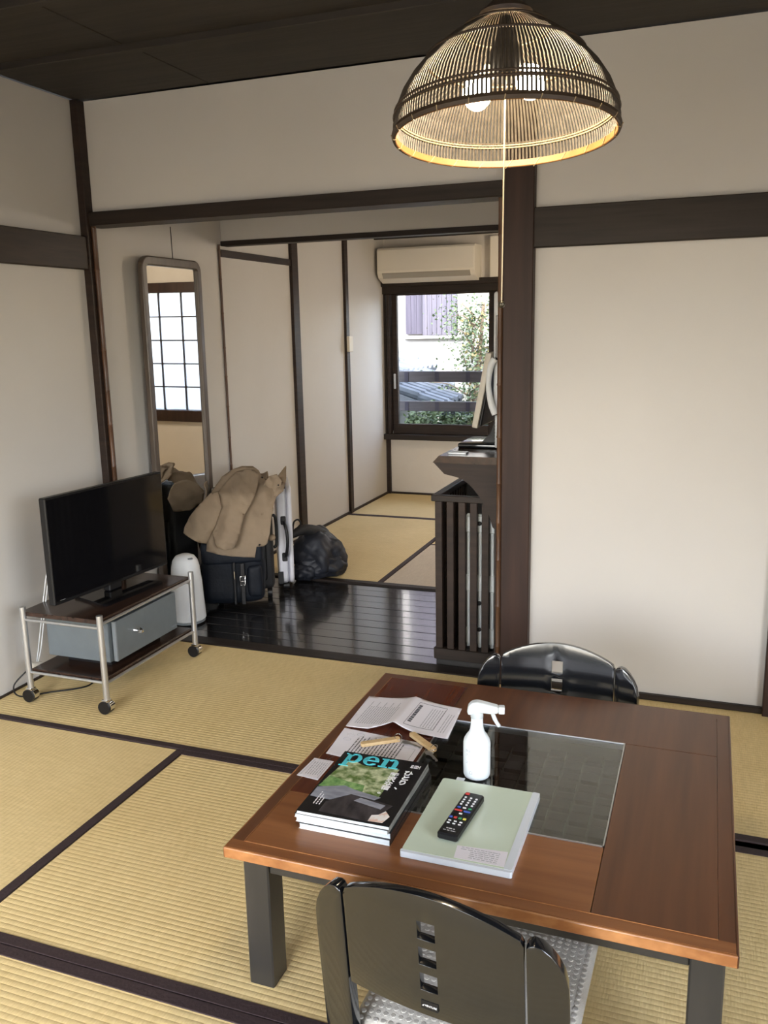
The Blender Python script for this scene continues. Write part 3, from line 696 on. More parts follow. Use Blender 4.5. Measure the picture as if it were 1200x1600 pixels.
def slf(u, v):
    p = Vector(drape(0, 1)(u, v))
    c = -.055+ (v-.32)*.38; h = .075
    t = max(-1, min(1, (u-c)/h)); return (p.x, p.y-.014-.042*math.sqrt(max(0, 1-t*t))+.010*nz(u*1.3, v, 24, 5), p.z)
obj('sleeve', sheet(slv, .014, slf), 'coat', co, smooth=True, solid=.005)
obj('sleeve_opening', lathe(bmesh.new(), [(.036, 0), (.036, .004)], 16, 0, 0, 1, .35), 'coat_dark', co).location = (-.066, -.062, .325)
s2 = [(-.085, .60), (-.07, .52), (-.10, .44), (-.150, .345), (-.19, .358), (-.256, .398), (-.252, .425), (-.225, .475), (-.17, .54), (-.12, .59)]
def s2f(u, v):
    p = Vector(drape(0, 1)(u, v)); c = -.20+(v-.37)*.55; t = max(-1, min(1, (u-c)/.07)); return (p.x-.004, p.y-.010-.034*math.sqrt(max(0, 1-t*t))+.01*nz(u, v, 25, 3), p.z+.002)
obj('sleeve', sheet(s2, .016, s2f), 'coat', co, smooth=True, solid=.005)
obj('collar', sheet([(.13, .625), (.16, .665), (.20, .675), (.225, .64), (.20, .59), (.17, .56), (.14, .55), (.11, .57)], .012, lambda u, v: (u, .045+(v-.6)*.5+.022*nz(u, v, 40, 2), v-.03)), 'coat', co, smooth=True, solid=.006)
obj('collar', sheet([(.17, .60), (.20, .66), (.248, .712), (.246, .65), (.235, .60)], .012, lambda u, v: (u, .09+.02*nz(u, v, 40, 6), v-.03)), 'coat_dark', co, smooth=True, solid=.005)
# part that lies over the top and falls behind
obj('coat_back', sheet([(-.03, .10), (.15, .10), (.17, .42), (.15, .50), (-.10, .50), (-.13, .40), (-.12, .2)], .018, lambda u, v: (u, .06+min(v, .27)*.85+.018*nz(u, v, 14, 2), .625-.15*abs(v-.2)-1.1*max(0, -.02-u)-(max(0, v-.27)*1.3)+.02*nz(u, v, 20, 7))), 'coat', co, smooth=True, solid=.005)
for u, v in ((-.237, .393), (-.068, .342), (.098, .322), (.205, .612), (.128, .655)):
    p = Vector(drape(0, 1)(u, v)); t = bmesh.new(); bmesh.ops.create_uvsphere(t, u_segments=8, v_segments=6, radius=.005); bmesh.ops.translate(t, verts=t.verts, vec=(p.x, p.y-.012-(.02 if u == -.068 else 0), p.z)); obj('button', t, 'black_plastic', co, smooth=True)
obj('cuff_roll', lathe(bmesh.new(), [(.016, -.012), (.020, 0), (.016, .012)], 12), 'coat', co, smooth=True).location = (.160, .03, .335)

# ---- lattice rail box at the stair head
lt = thing('stair_lattice', 'dark slatted wooden stair guard beside the bamboo and post', 'guard rail', (-.84, 3.25, 0))
ox, oy = -.84, 3.25
obj('top_rail', box(-.998-ox, -.712-ox, 3.185-oy, 3.215-oy, .680, .704, bev=.002), 'dark_wood_x', lt)
obj('top_rail', box(-.998-ox, -.968-ox, 3.2155-oy, 3.66-oy, .680, .704, bev=.002), 'dark_wood', lt)
obj('bottom_rail', box(-.992-ox, -.712-ox, 3.185-oy, 3.215-oy, .028, .075, bev=.002), 'dark_wood_x', lt)
obj('bottom_rail', box(-.992-ox, -.968-ox, 3.2155-oy, 3.66-oy, .028, .075, bev=.002), 'dark_wood', lt)
obj('plinth', box(-.985-ox, -.712-ox, 3.20-oy, 3.66-oy, -.004, .028), 'black_wood', lt)
for x in (-.984, -.937, -.890, -.843, -.796): obj('slat', box(x-ox, x+.028-ox, 3.190-oy, 3.208-oy, .075, .680, bev=.0015), 'dark_wood', lt)
obj('shade_board', box(-.998-ox, -.712-ox, 3.662-oy, 3.675-oy, -.003, .704), 'black_wood', lt)  # dark sheet standing in for the stairwell's shade behind the slats
obj('end_board', box(-.744-ox, -.712-ox, 3.1855-oy, 3.20-oy, .076, .679), 'dark_wood', lt)
for k in range(11): obj('slat', box(-.990-ox, -.974-ox, 3.235+k*.038-oy, 3.257+k*.038-oy, .075, .680, bev=.0015), 'dark_wood', lt)
# silver folded rack standing behind it
fr = thing('folded_rack', 'silver metal folding rack stored behind the wooden slats', 'rack', (-.81, 3.236, .028))
for x in (-.050, -.003, .046):
    b = bmesh.new(); bx(b, x-.007, x+.007, -.007, .007, .05, .60, bev=.003)
    for z in (.10, .32, .56): bx(b, x-.0115, x+.0115, -.011, .011, z-.035, z+.035, bev=.005)
    obj('upright', b, 'silver_paint', fr, smooth='auto')
for z in (.12, .59): obj('cross_bar', tube(bmesh.new(), [(-.052, .016, z), (.046, .016, z)], .006, 8), 'silver_paint', fr)
for z in (.565, .24, .13): obj('bolt', lathe(bmesh.new(), [(.009, 0), (.009, .003), (.005, .005)], 14), 'black_plastic', fr).matrix_local = Matrix.Translation((-.003, -.0115, z)) @ Matrix.Rotation(PI/2, 4, 'X')
for x in (-.045, .03): obj('wheel', tube(bmesh.new(), [(x-.01, 0, .028), (x+.01, 0, .028)], .027, 16), 'black_plastic', fr, smooth='auto')

# ---- unseen lantern, added to brighten the rear room's walls
rl = thing('added_lantern', 'unseen round white paper lantern added to light the rear room', 'lamp', (-.35, 5.35, 1.55))
k_ = bmesh.new(); bmesh.ops.create_uvsphere(k_, u_segments=24, v_segments=14, radius=.17); bmesh.ops.translate(k_, verts=k_.verts, vec=(0, 0, .17))
obj('paper_globe', k_, mat('lantern', (.9, .8, .6), .8, emit=(1, .82, .60), estr=34), rl, smooth=True)
obj('hanging_cord', tube(bmesh.new(), [(0, 0, .34), (0, 0, .45)], .004, 8), 'black_plastic', rl)
# ---- wall shelf with curved bracket
sh = thing('wall_shelf', 'dark wooden wall shelf on a curved bracket above the slatted guard', 'shelf', (-.70, 3.45, 0))
sx_, sy_ = -.70, 3.45
obj('shelf_board', prism(bmesh.new(), [(-.983-sx_, .837), (-.958-sx_, .864), (-.0005, .864), (-.0005, .835)], 3.72-sy_, 'y', 3.160-sy_), 'walnut', sh)
br = [(-.981, .8365), (-.938, .793), (-.915, .788), (-.89, .783), (-.866, .775), (-.845, .760), (-.825, .742), (-.805, .718), (-.788, .695), (-.772, .665), (-.762, .640), (-.754, .615), (-.748, .595), (-.7215, .57), (-.7215, .8345)]
obj('bracket', prism(bmesh.new(), [(x-sx_, z) for x, z in br], 3.1835-sy_, 'y', 3.166-sy_), 'dark_wood', sh)
obj('bracket', prism(bmesh.new(), [(x-sx_, z) for x, z in br], 3.69-sy_, 'y', 3.67-sy_), 'dark_wood', sh)
# monitor
mo = thing('tilted_monitor', 'tilted flat monitor on a glossy black base, on the wall shelf', 'monitor', (-.86, 3.47, .864))
obj('base', box(-.085, .08, -.09, .15, .0005, .020, bev=.006, seg=3), 'black_lacquer', mo, smooth='auto')
b = prism(bmesh.new(), [(.0, .018), (.105, .018), (.11, .06), (.10, .12), (.088, .20), (.066, .25), (.052, .20), (.06, .12), (.04, .06)], .07, 'y', -.035)
obj('stand_arm', b, 'black_plastic', mo)
pn = obj('panel', box(-.012, .012, -.10, .16, 0, .30, bev=.005, seg=2), 'ivory_plastic', mo, smooth='auto')
pn.location = (-.010, -.01, .085); pn.rotation_euler = (0, .19, 0)
pb = obj('panel_back', box(.012, .024, -.09, .15, .01, .28, bev=.004), 'black_plastic', pn)
cdk = obj('memo_card', box(-.035, .035, -.022, .022, 0, .006, bev=.001), 'steel'); cdk.location = (-.90, 3.235, .8645); tag(cdk, 'small flat silver card case on the shelf front edge', 'card case')
# wall phone
ph = thing('wall_phone', 'white wall phone with dark display and curved handset, half behind the post', 'telephone', (-.70, 3.38, 1.22))
obj('body', box(-.100, 0, 0, .10, -.21, .255, bev=.010, seg=3), 'white_plastic', ph, smooth='auto')
obj('display', box(-.090, -.005, -.004, .004, -.005, .165, bev=.002), 'screen', ph)
obj('handset', tube(bmesh.new(), curve([(-.088, -.022, .0), (-.104, -.024, -.03), (-.112, -.024, -.10), (-.102, -.022, -.17), (-.085, -.02, -.215)]), [.010+.004*abs(math.cos(i/48*PI)) for i in range(49)], 10), 'white_plastic', ph, smooth=True)
cc = []
for i in range(220): t = i/219; cc.append((-.078+.007*math.cos(i*1.0), -.02+.007*math.sin(i*1.0), -.22-.125*t))
obj('coiled_cord', tube(bmesh.new(), cc, .002, 5), 'white_plastic', ph, smooth=True)
for z in (.13, .04): obj('side_button', box(-.104, -.0995, .01, .03, z, z+.008), 'black_plastic', ph)

# ---- air conditioner, pipe, switch
ac = thing('air_conditioner', 'cream wall air conditioner above the rear window', 'air conditioner', (-2.05, YR, 1.68))
prof = [(0, .0), (-.10, .0), (-.19, .035), (-.215, .07), (-.215, .24), (-.20, .255), (0, .26)]
obj('body', prism(bmesh.new(), prof, .38, 'x', -.385), 'ac', ac)
obj('front_panel', prism(bmesh.new(), [(-.217, .072), (-.222, .085), (-.222, .238), (-.214, .252), (-.214, .072)], .375, 'x', -.380), 'ac', ac)
obj('louvre', prism(bmesh.new(), [(-.11, .003), (-.20, .040), (-.205, .046), (-.203, .05), (-.10, .008)], .34, 'x', -.34), 'ac', ac)
obj('outlet_gap', prism(bmesh.new(), [(-.195, .030), (-.2175, .064), (-.2175, .070), (-.19, .036)], .345, 'x', -.345), 'ac_dark', ac)
pp = obj('pipe_cover', box(-.035, .035, -.06, 0, -.12, .22, bev=.01, seg=2), 'ac'); pp.location = (-1.56, YR, 1.78); tag(pp, 'cream pipe cover beside the air conditioner', 'pipe cover')
sw = obj('wall_switch', box(0, .022, -.035, .035, -.055, .055, bev=.004, seg=2), 'ivory_plastic'); sw.location = (XL+.02, 5.85, 1.235); tag(sw, 'small cream wall switch on a dark post in rear room', 'switch')

# ---- pendant lamp
lp = thing('pendant_lamp', 'domed bamboo rib pendant lamp hanging over the table, lit', 'lamp', (-.412, 1.83, 1.722))
tilt = bpy.data.objects.new('lamp_shade', None)
ROT = Matrix.Rotation(math.radians(-5), 4, 'X') @ Matrix.Rotation(math.radians(-1.5), 4, 'Y')
HS, RS = .245, .2235
def rr(z): return RS*max(.0, 1-(z/HS)**2.2)
bm = bmesh.new(); NR = 176; zs = [0, .02, .05, .08, .11, .14, .165, .19, .21, .225]
for k in range(NR):
    a_ = 2*PI*k/NR; ca, sa_ = math.cos(a_), math.sin(a_); rows = []
    for z in zs:
        r = rr(z); hwid = min(.0024, PI*r/NR*.70)
        rows.append([bm.verts.new(((r+dr_)*ca-s*hwid*sa_, (r+dr_)*sa_+s*hwid*ca, z)) for dr_, s in ((-.0016, 0), (0, 1), (.0016, 0), (0, -1))])
    for A_, B_ in zip(rows, rows[1:]):
        for q_ in range(4): bm.faces.new((A_[q_], A_[(q_+1) % 4], B_[(q_+1) % 4], B_[q_]))
bm.transform(ROT); obj('shade_rib', bm, 'lamp_rib', lp, kind='stuff')
def ring(z, r, th, mt, name='ring', n=72, m_=8):
    b = bmesh.new(); tube(b, [(r*math.cos(2*PI*k/n), r*math.sin(2*PI*k/n), z) for k in range(n)], th, m_, closed=True); b.transform(ROT); return obj(name, b, mt, lp, smooth=True)
for z in (.035, .045): ring(z, rr(z)+.002, .0022, 'lamp_ring')
for z in (.035, .04): ring(z, rr(z)-.003, .0016, 'cane')
ring(.143, rr(.143)+.002, .0028, 'lamp_ring'); ring(.197, rr(.197)+.002, .0024, 'lamp_ring'); ring(.197, rr(.197)-.003, .0014, 'cane'); ring(.143, rr(.143)-.003, .0014, 'cane')
b = bmesh.new(); N_ = 96; R_ = [[b.verts.new((r*math.cos(2*PI*k/N_), r*math.sin(2*PI*k/N_), z)) for k in range(N_)] for r, z in ((.2205, -.005), (.2250, -.006), (.2275, .000), (.2255, .007), (.2215, .006))]
for i in range(5):
    A_, B_ = R_[i], R_[(i+1) % 5]
    for k in range(N_): b.faces.new((A_[k], A_[(k+1) % N_], B_[(k+1) % N_], B_[k]))
b.transform(ROT); rim = obj('rim', b, 'lamp_ring', lp, smooth='auto')
b = bmesh.new()
R_ = [[b.verts.new((r*math.cos(2*PI*k/N_), r*math.sin(2*PI*k/N_), z)) for k in range(N_)] for r, z in ((.2182, -.005), (.2200, -.0065), (.2202, .007), (.2190, .008))]
for i in range(4):
    A_, B_ = R_[i], R_[(i+1) % 4]
    for k in range(N_): b.faces.new((A_[k], A_[(k+1) % N_], B_[(k+1) % N_], B_[k]))
b.transform(ROT); obj('rim_lining', b, 'lamp_rim', lp, smooth='auto')
for k in range(22):
    a_ = 2*PI*k/22; b = bmesh.new()
    pts = [(r*math.cos(a_+da), r*math.sin(a_+da), z) for r, z, da in ((.2175, .008, 0), (.2175, -.005, .05), (.223, -.0078, .07), (.2285, .001, .08))]
    tube(b, pts, .0011, 5); b.transform(ROT); obj('cane_binding', b, 'cane', lp)
obj('top_cap', lathe(bmesh.new(), [(.05, .215), (.052, .222), (.03, .240), (.012, .25)], 24), 'lamp_ring', lp, smooth='auto')
obj('hanging_cord', tube(bmesh.new(), [(0, 0, .245), (0, 0, ZC-1.722-.022)], .004, 8), 'black_plastic', lp)
obj('ceiling_rose', lathe(bmesh.new(), [(.045, ZC-1.722-.03), (.045, ZC-1.722-.012), (.03, ZC-1.722-.0005)], 20), 'white_plastic', lp, smooth='auto')
b = lathe(bmesh.new(), [(.03, .10), (.034, .108), (.034, .15), (.022, .17), (.01, .215)], 20)
obj('socket_body', b, 'black_plastic', lp, smooth='auto')
for sx2, sy2, bz in ((-.052, -.02, .078), (.046, .022, .097)):
    d_ = Vector((sx2, sy2, 0)).normalized()
    base = Vector((0, 0, .125))+d_*.03; end = Vector((sx2, sy2, bz))
    obj('socket', tube(bmesh.new(), [base, base+(end-base)*.45], .012, 12), 'ivory_plastic', lp, smooth='auto')
    bb = bmesh.new(); bmesh.ops.create_uvsphere(bb, u_segments=20, v_segments=12, radius=.029)
    bmesh.ops.scale(bb, verts=bb.verts, vec=(1, 1, 1.15)); bmesh.ops.translate(bb, verts=bb.verts, vec=end)
    obj('light_bulb', bb, 'bulb', lp, smooth=True)
obj('pull_cord', tube(bmesh.new(), [(0, 0, .11), (-.004, 0, -.325)], .0014, 6), 'string', lp)
k_ = bmesh.new(); bmesh.ops.create_uvsphere(k_, u_segments=16, v_segments=10, radius=.0075); bmesh.ops.translate(k_, verts=k_.verts, vec=(-.004, 0, -.331))
obj('pull_ball', k_, 'dark_metal', lp, smooth=True)

# ================================================================ ON THE TABLE
Z0 = TZ
def bars(bm, p0, ex, ey, rows, z, h=.0002, fill=.75, seed=1):
    """lines of small print: ROWS=(v, u0, u1, height) in a frame p0 + u*ex + v*ey"""
    rnd = random.Random(seed)
    for v, u0, u1, t in rows:
        u = u0
        while u < u1:
            l = rnd.uniform(.004, .011); e_ = min(u1, u+l)
            q = [p0+ex*a_+ey*b_ for a_, b_ in ((u, v), (e_, v), (e_, v+t), (u, v+t))]
            A_ = [bm.verts.new((c_.x, c_.y, z(c_) if callable(z) else z)) for c_ in q]; B_ = [bm.verts.new((c_.x, c_.y, (z(c_) if callable(z) else z)+h)) for c_ in q]
            bm.faces.new(B_)
            for i in range(4): bm.faces.new((A_[i], A_[(i+1) % 4], B_[(i+1) % 4], B_[i]))
            u = e_+rnd.uniform(.001, .003)
    return bm
# folded leaflet
pl = thing('folded_leaflet', 'white leaflet with a centre fold at the far corner of the table top', 'leaflet', (-.705, 2.02, Z0))
def lz(x, y):   # raised along the fold, highest at its near end
    xf = -.712; s = abs(x-xf); return .0012+max(0, .022-.012*(y-1.93)/.2)*math.exp(-s/.045)+.004*max(0, s-.09)
ol = [(-.835, 1.912), (-.77, 1.908), (-.715, 1.936), (-.66, 1.925), (-.565, 1.925), (-.578, 2.106), (-.65, 2.112), (-.712, 2.122), (-.78, 2.108), (-.845, 2.105)]
obj('sheet', sheet([(x+.705, y-2.02) for x, y in ol], .012, lambda u, v: (u, v, lz(u-.705, v+2.02))), 'paper', pl, smooth='auto', solid=.0006)
b = bmesh.new(); zf = lambda c_: lz(c_.x-.705, c_.y+2.02)+.0005
P = Vector((-.705+.705, 0, 0)); ex = Vector((0, 1, 0)); ey = Vector((1, 0, 0))
rows = [(x, y0, y1, .0022) for x, y0, y1 in [(-.115+.0065*i, -.085, -.085+.11+.03*(i % 3 == 0)) for i in range(14)]]
bars(b, Vector((0, 0, 0)), ex, ey, rows, zf, seed=3)
rows = [(.055+.007*i, -.06, .055, .0022) for i in range(6)]+[(.105+.007*i, -.07, .04, .002) for i in range(3)]
bars(b, Vector((0, 0, 0)), ex, ey, rows, zf, seed=4)
obj('small_print', b, 'print_soft', pl, kind='stuff')
b = bmesh.new(); bars(b, Vector((0, 0, 0)), ex, ey, [(.018, -.05, .06, .009)], zf, seed=5); obj('heading_bar', b, 'print', pl)
b = bmesh.new()
for q in (((.014, -.07), (.014, .075)), ((.014, .075), (.092, .07)), ((.092, .07), (.092, -.065)), ((.092, -.065), (.014, -.07))):
    a1, a2 = q; pts = [(a1[0]+(a2[0]-a1[0])*k/10, a1[1]+(a2[1]-a1[1])*k/10) for k in range(11)]
    tube(b, [(x, y, lz(x-.705, y+2.02)+.0006) for x, y in pts], .0006, 4)
obj('box_outline', b, 'print', pl)
# flat leaflet
p2 = thing('flat_leaflet', 'white printed leaflet between the folded leaflet and the magazines', 'leaflet', (-.73, 1.83, Z0))
obj('sheet', prism(bmesh.new(), [(x+.73, y-1.83) for x, y in ((-.825, 1.765), (-.612, 1.742), (-.612, 1.885), (-.835, 1.905))], .0008, 'z', .0002), 'paper', p2)
b = bmesh.new(); rows = [(x, y0, y1, .0030) for x, y0, y1 in [(-.05+.0085*i, -.05, .035+.01*(i % 2)) for i in range(15)]]
bars(b, Vector((0, 0, 0)), ex, ey, rows, .0008, seed=7); obj('small_print', b, 'print', p2, kind='stuff')
b = bmesh.new()
for cx2, cy2 in ((-.075, .045), (-.05, .05), (-.075, .02), (0, .045)):
    tube(b, [(cx2+.010*math.cos(t*PI/6), cy2+.007*math.sin(t*PI/6), .0009) for t in range(12)], .0005, 4, closed=True)
for x0, x1, y0, y1 in ((.072, .105, -.07, .02),):
    tube(b, [(x0, y0, .0009), (x1, y0, .0009), (x1, y1, .0009), (x0, y1, .0009)], .0006, 4, closed=True)
obj('line_drawing', b, 'print_soft', p2)
# card
c3 = thing('small_card', 'small white card with a printed border left of the magazines', 'card', (-.817, 1.69, Z0))
obj('card', prism(bmesh.new(), [(-.030, -.042), (.026, -.048), (.026, .044), (-.025, .045)], .0008, 'z', .0002), 'paper', c3)
b = bmesh.new(); tube(b, [(-.024, -.036, .0009), (.021, -.041, .0009), (.021, .038, .0009), (-.020, .039, .0009)], .0005, 4, closed=True)
obj('border_line', b, 'print_soft', c3)
b = bmesh.new(); bars(b, Vector((0, 0, 0)), ex, ey, [(-.015+.006*i, -.03, .03, .002) for i in range(6)], .0008, seed=9); obj('small_print', b, 'print_soft', c3, kind='stuff')
# magazines
def magazine(label, x0, y0, z0, t, rz=0., w_=.205, h_=.272, top='cover'):
    g_ = thing('magazine', label, 'magazine', (x0, y0, z0), rz, 'magazines stacked on the table')
    pgs = obj('pages', box(.002, w_-.001, .001, h_-.001, .0006, t-.0006), 'page_edge', g_)
    cv = obj('cover', box(0, w_, 0, h_, t-.0006, t, bev=.0002), top, g_)
    obj('cover', box(0, w_, 0, h_, 0, .0006), 'white_ink', g_)
    obj('spine', box(w_-.0005, w_+.0006, 0, h_, 0, t), 'cover' if z0 < Z0+.02 else 'spine_grey', g_)
    return g_, t
magazine('bottom magazine of the stack, its pale page edges showing', -.747, 1.452, Z0+.0003, .0125, 0, .200, .275)
magazine('second magazine from the bottom of the stack', -.755, 1.455, Z0+.0131, .0115, .01, .208, .27)
magazine('second magazine from the top, just under the garden cover', -.756, 1.452, Z0+.0249, .0080, .0, .205, .27)
mg, t = magazine('top magazine with black cover, garden photo and cyan masthead', -.752, 1.453, Z0+.0332, .0065, .012, .203, .268)
Zt = t
def flat(name, pts, mt, h=.0002, z=0.): return obj(name, prism(bmesh.new(), pts, Zt+z+h, 'z', Zt-.0001), mt, mg)
flat('garden_picture', [(.006, .125), (.145, .095), (.150, .222), (.07, .215), (.035, .232), (.020, .225)], 'garden')
flat('garden_lawn', [(.004, .105), (.06, .115), (.105, .108), (.1, .135), (.06, .14), (.012, .152)], 'garden_low', z=.0001)
flat('deck_picture', [(.004, .062), (.05, .060), (.085, .093), (.14, .085), (.150, .098), (.085, .112), (.060, .122), (.004, .100)], 'deck', z=.0002)
flat('roof_picture', [(.045, .012), (.16, .006), (.185, .075), (.14, .085), (.085, .093), (.045, .050)], 'deck_dark', z=.0001)
flat('roof_picture', [(.10, .070), (.165, .055), (.170, .072), (.11, .085)], 'deck', z=.0002)
flat('figure_picture', [(.155, .008), (.185, .010), (.192, .035), (.178, .052), (.168, .035), (.155, .030)], 'skin', z=.0003)
TR = lambda x, y, s=0.: Matrix.Translation((x, y, Zt+.0002)) @ Matrix.Rotation(s, 4, 'Z')
mh = bmesh.new()
def poly(pts, ox_, oy_, z=None): prism(mh, [(ox_+x*.0385, oy_+y*.0385) for x, y in pts], Zt+.0012, 'z', Zt-.0001)
def bowl(cx_, cy_, rx, ry, a0, a1, tx_, ty_, ox_, oy_, n=14):
    for i in range(n):
        q = []
        for a_ in (a0+(a1-a0)*i/n, a0+(a1-a0)*(i+1)/n):
            q.append(math.radians(a_))
        P_ = [(cx_+rx*math.cos(q[0]), cy_+ry*math.sin(q[0])), (cx_+rx*math.cos(q[1]), cy_+ry*math.sin(q[1])), (cx_+(rx-tx_)*math.cos(q[1]), cy_+(ry-ty_)*math.sin(q[1])), (cx_+(rx-tx_)*math.cos(q[0]), cy_+(ry-ty_)*math.sin(q[0]))]
        poly(P_, ox_, oy_)
bx_, by_ = .010, .222
poly([(.15, -.42), (.42, -.42), (.42, 1.0), (.15, .96)], bx_, by_); poly([(0, -.5), (.58, -.5), (.58, -.42), (0, -.42)], bx_, by_); poly([(0, .88), (.42, .88), (.42, 1.0), (0, .95)], bx_, by_)
bowl(.62, .5, .48, .52, -140, 140, .27, .09, bx_, by_, 18)
ox2 = bx_+.0385*1.22
bowl(.48, .5, .48, .52, 8, 325, .26, .09, ox2, by_, 22); poly([(.10, .48), (.95, .48), (.95, .57), (.10, .57)], ox2, by_)
ox3 = bx_+.0385*2.28
poly([(.15, .08), (.42, .08), (.42, 1.0), (.15, .96)], ox3, by_); poly([(0, .88), (.2, .88), (.2, .97), (0, .95)], ox3, by_)
for x in (0, .66): poly([(x, 0), (x+.56, 0), (x+.56, .08), (x, .08)], ox3, by_)
poly([(.80, .08), (1.07, .08), (1.07, .62), (.80, .62)], ox3, by_); bowl(.72, .62, .35, .40, 0, 140, .27, .11, ox3, by_, 10)
obj('masthead', mh, 'cyan', mg)
for i, ch in enumerate('\u3072\u3068\u308a\u3001'): text(ch, .022, 'white_ink', mg, TR(.163, .205-.021*i), name='headline', bold=.0006)
for i, ch in enumerate('\u8d05\u6ca2\u306a\u5bbf\u3002'): text(ch, .0195, 'white_ink', mg, TR(.136, .190-.019*i), name='headline', bold=.0006)
b = bmesh.new(); bars(b, Vector((0, 0, 0)), ex, ey, [(.022+.0065*i, .035, .085-.01*i, .0024) for i in range(3)], Zt+.0003, seed=12)
bars(b, Vector((0, 0, 0)), Vector((1, 0, 0)), Vector((0, 1, 0)), [(.248-.005*i, .170, .192, .0026) for i in range(3)], Zt+.0001, seed=13)
obj('small_print', b, 'white_ink', mg, kind='stuff')
# green folder
fo = thing('green_folder', 'pale green clear-covered folder lying under the remote control', 'folder', (-.407, 1.572, Z0))
obj('cover', prism(bmesh.new(), rrect(-.108, .104, -.139, .148, .006), .0135, 'z', .0105), 'folder', fo)
obj('pages', box(-.104, .098, -.136, .142, .0006, .0105), 'folder_edge', fo)
obj('cover', prism(bmesh.new(), rrect(-.110, .110, -.145, .149, .007), .0006, 'z', 0), 'folder_edge', fo)
o = obj('sleeve_edge', prism(bmesh.new(), rrect(-.110, .111, -.1465, -.137, .004), .013, 'z', .0006), 'folder_edge', fo)
obj('sleeve_edge', prism(bmesh.new(), rrect(.094, .110, -.140, .149, .004), .0140, 'z', .0006), 'folder_edge', fo)
o = obj('tab', box(-.080, -.062, .138, .164, .010, .0115), 'folder_edge', fo)
nt_ = obj('taped_note', prism(bmesh.new(), [(-.004, -.135), (.094, -.134), (.091, -.085), (-.008, -.094)], .0138, 'z', .0134), 'paper', fo)
b = bmesh.new(); bars(b, Vector((0, 0, 0)), Vector((1, -.0, 0)), Vector((0, 1, 0)), [(-.098-.006*i, .002+(.02 if i > 1 else 0), .078, .0022) for i in range(6)], .0138, seed=21); obj('small_print', b, 'print_soft', nt_, kind='stuff')
# remote
d_ = Vector((-.425+.439, 1.651-1.486)); rz = math.atan2(-d_.x, d_.y)
rm = thing('remote_control', 'black television remote control lying on the green folder', 'remote control', (-.4315, 1.5685, Z0+.0141), rz)
obj('body', prism(bmesh.new(), rrect(-.0215, .0215, -.084, .084, .005), .015, 'z', 0), 'black_plastic', rm).modifiers.new('b', 'BEVEL').width = .003
def key(x, y, wx, wy, mt, h=.0022):
    obj('button', box(x-wx/2, x+wx/2, y-wy/2, y+wy/2, .0148, .0148+h, bev=.0006), mt, rm)
key(-.013, .074, .009, .007, 'red'); 
for r_ in range(4):
    for c_ in range(3): key(-.012+.012*c_, .059-.0095*r_, .0045, .0042, 'key_grey')
for c_, mt in enumerate(('blue', 'key_grey', 'green')): key(-.012+.012*c_, .018, .007, .004, mt)
key(-.009, .006, .016, .0045, 'red'); key(.010, .006, .014, .0045, 'blue')
for c_ in range(3): key(-.012+.012*c_, -.005, .007, .004, 'key_grey' if c_ == 1 else 'black_plastic')
for c_, mt in enumerate(('blue', 'red', 'green', 'yellow')): key(-.0145+.0097*c_, -.022, .0065, .0055, mt)
for r_ in range(2):
    for c_ in range(3): key(-.012+.012*c_, -.036-.009*r_, .006, .003, 'key_grey')
b = bmesh.new(); bars(b, Vector((0, 0, 0)), Vector((1, 0, 0)), Vector((0, 1, 0)), [(-.064, -.009, .009, .003), (-.071, -.013, .013, .002)], .015, seed=31); obj('small_print', b, 'key_grey', rm)
# spray bottle
sb = thing('spray_bottle', 'white trigger spray bottle standing on the glass insert', 'bottle', (-.452, 1.775, Z0+.0008), .22)
obj('bottle', lathe(bmesh.new(), [(.024, 0), (.0285, .003), (.0305, .008), (.0308, .03), (.0308, .083), (.029, .092), (.024, .101), (.0185, .108), (.0155, .116), (.0140, .126), (.0132, .142), (.013, .143)], 32), 'bottle', sb, smooth='auto')
b = lathe(bmesh.new(), [(.0135, .1435), (.0145, .145), (.0145, .158), (.012, .160)], 20)
obj('collar', b, 'clear_plastic', sb, smooth='auto')
hd = prism(bmesh.new(), [(-.020, .152), (-.022, .160), (-.020, .172), (-.012, .181), (.0, .184), (.012, .182), (.048, .173), (.048, .158), (.030, .156), (.008, .158), (-.006, .152)], .0105, 'y', -.0105)
o = obj('spray_head', hd, 'clear_plastic', sb); bv = o.modifiers.new('b', 'BEVEL'); bv.width = .004; bv.segments = 3; bv.limit_method = 'ANGLE'
obj('nozzle', box(.048, .062, -.008, .008, .156, .173, bev=.002, seg=2), 'clear_plastic', sb)
obj('trigger', tube(bmesh.new(), curve([(.034, 0, .158), (.038, 0, .146), (.043, 0, .135), (.050, 0, .124)], 4), [.005]*7+[.0045]*6, 8), 'clear_plastic', sb, smooth=True)
for i, (s, z) in enumerate((('\u9664\u83cc \u6d88\u81ed', .070), ('\u30a2\u30eb\u30b3\u30fc\u30eb', .060), ('\u30b9\u30d7\u30ec\u30fc', .042), ('\u2302', .018))):
    b_ = text(s, .0075 if i < 3 else .012, 'print_soft', sb, Matrix.Identity(4), name='label_print', ext=0)
    for v in b_.data.vertices:
        x, y = v.co.x-.016+(.010 if i == 3 else 0), v.co.y+z; th_ = x/.0310-PI/2-.22-.15; v.co = (.0311*math.cos(th_), .0311*math.sin(th_), y)
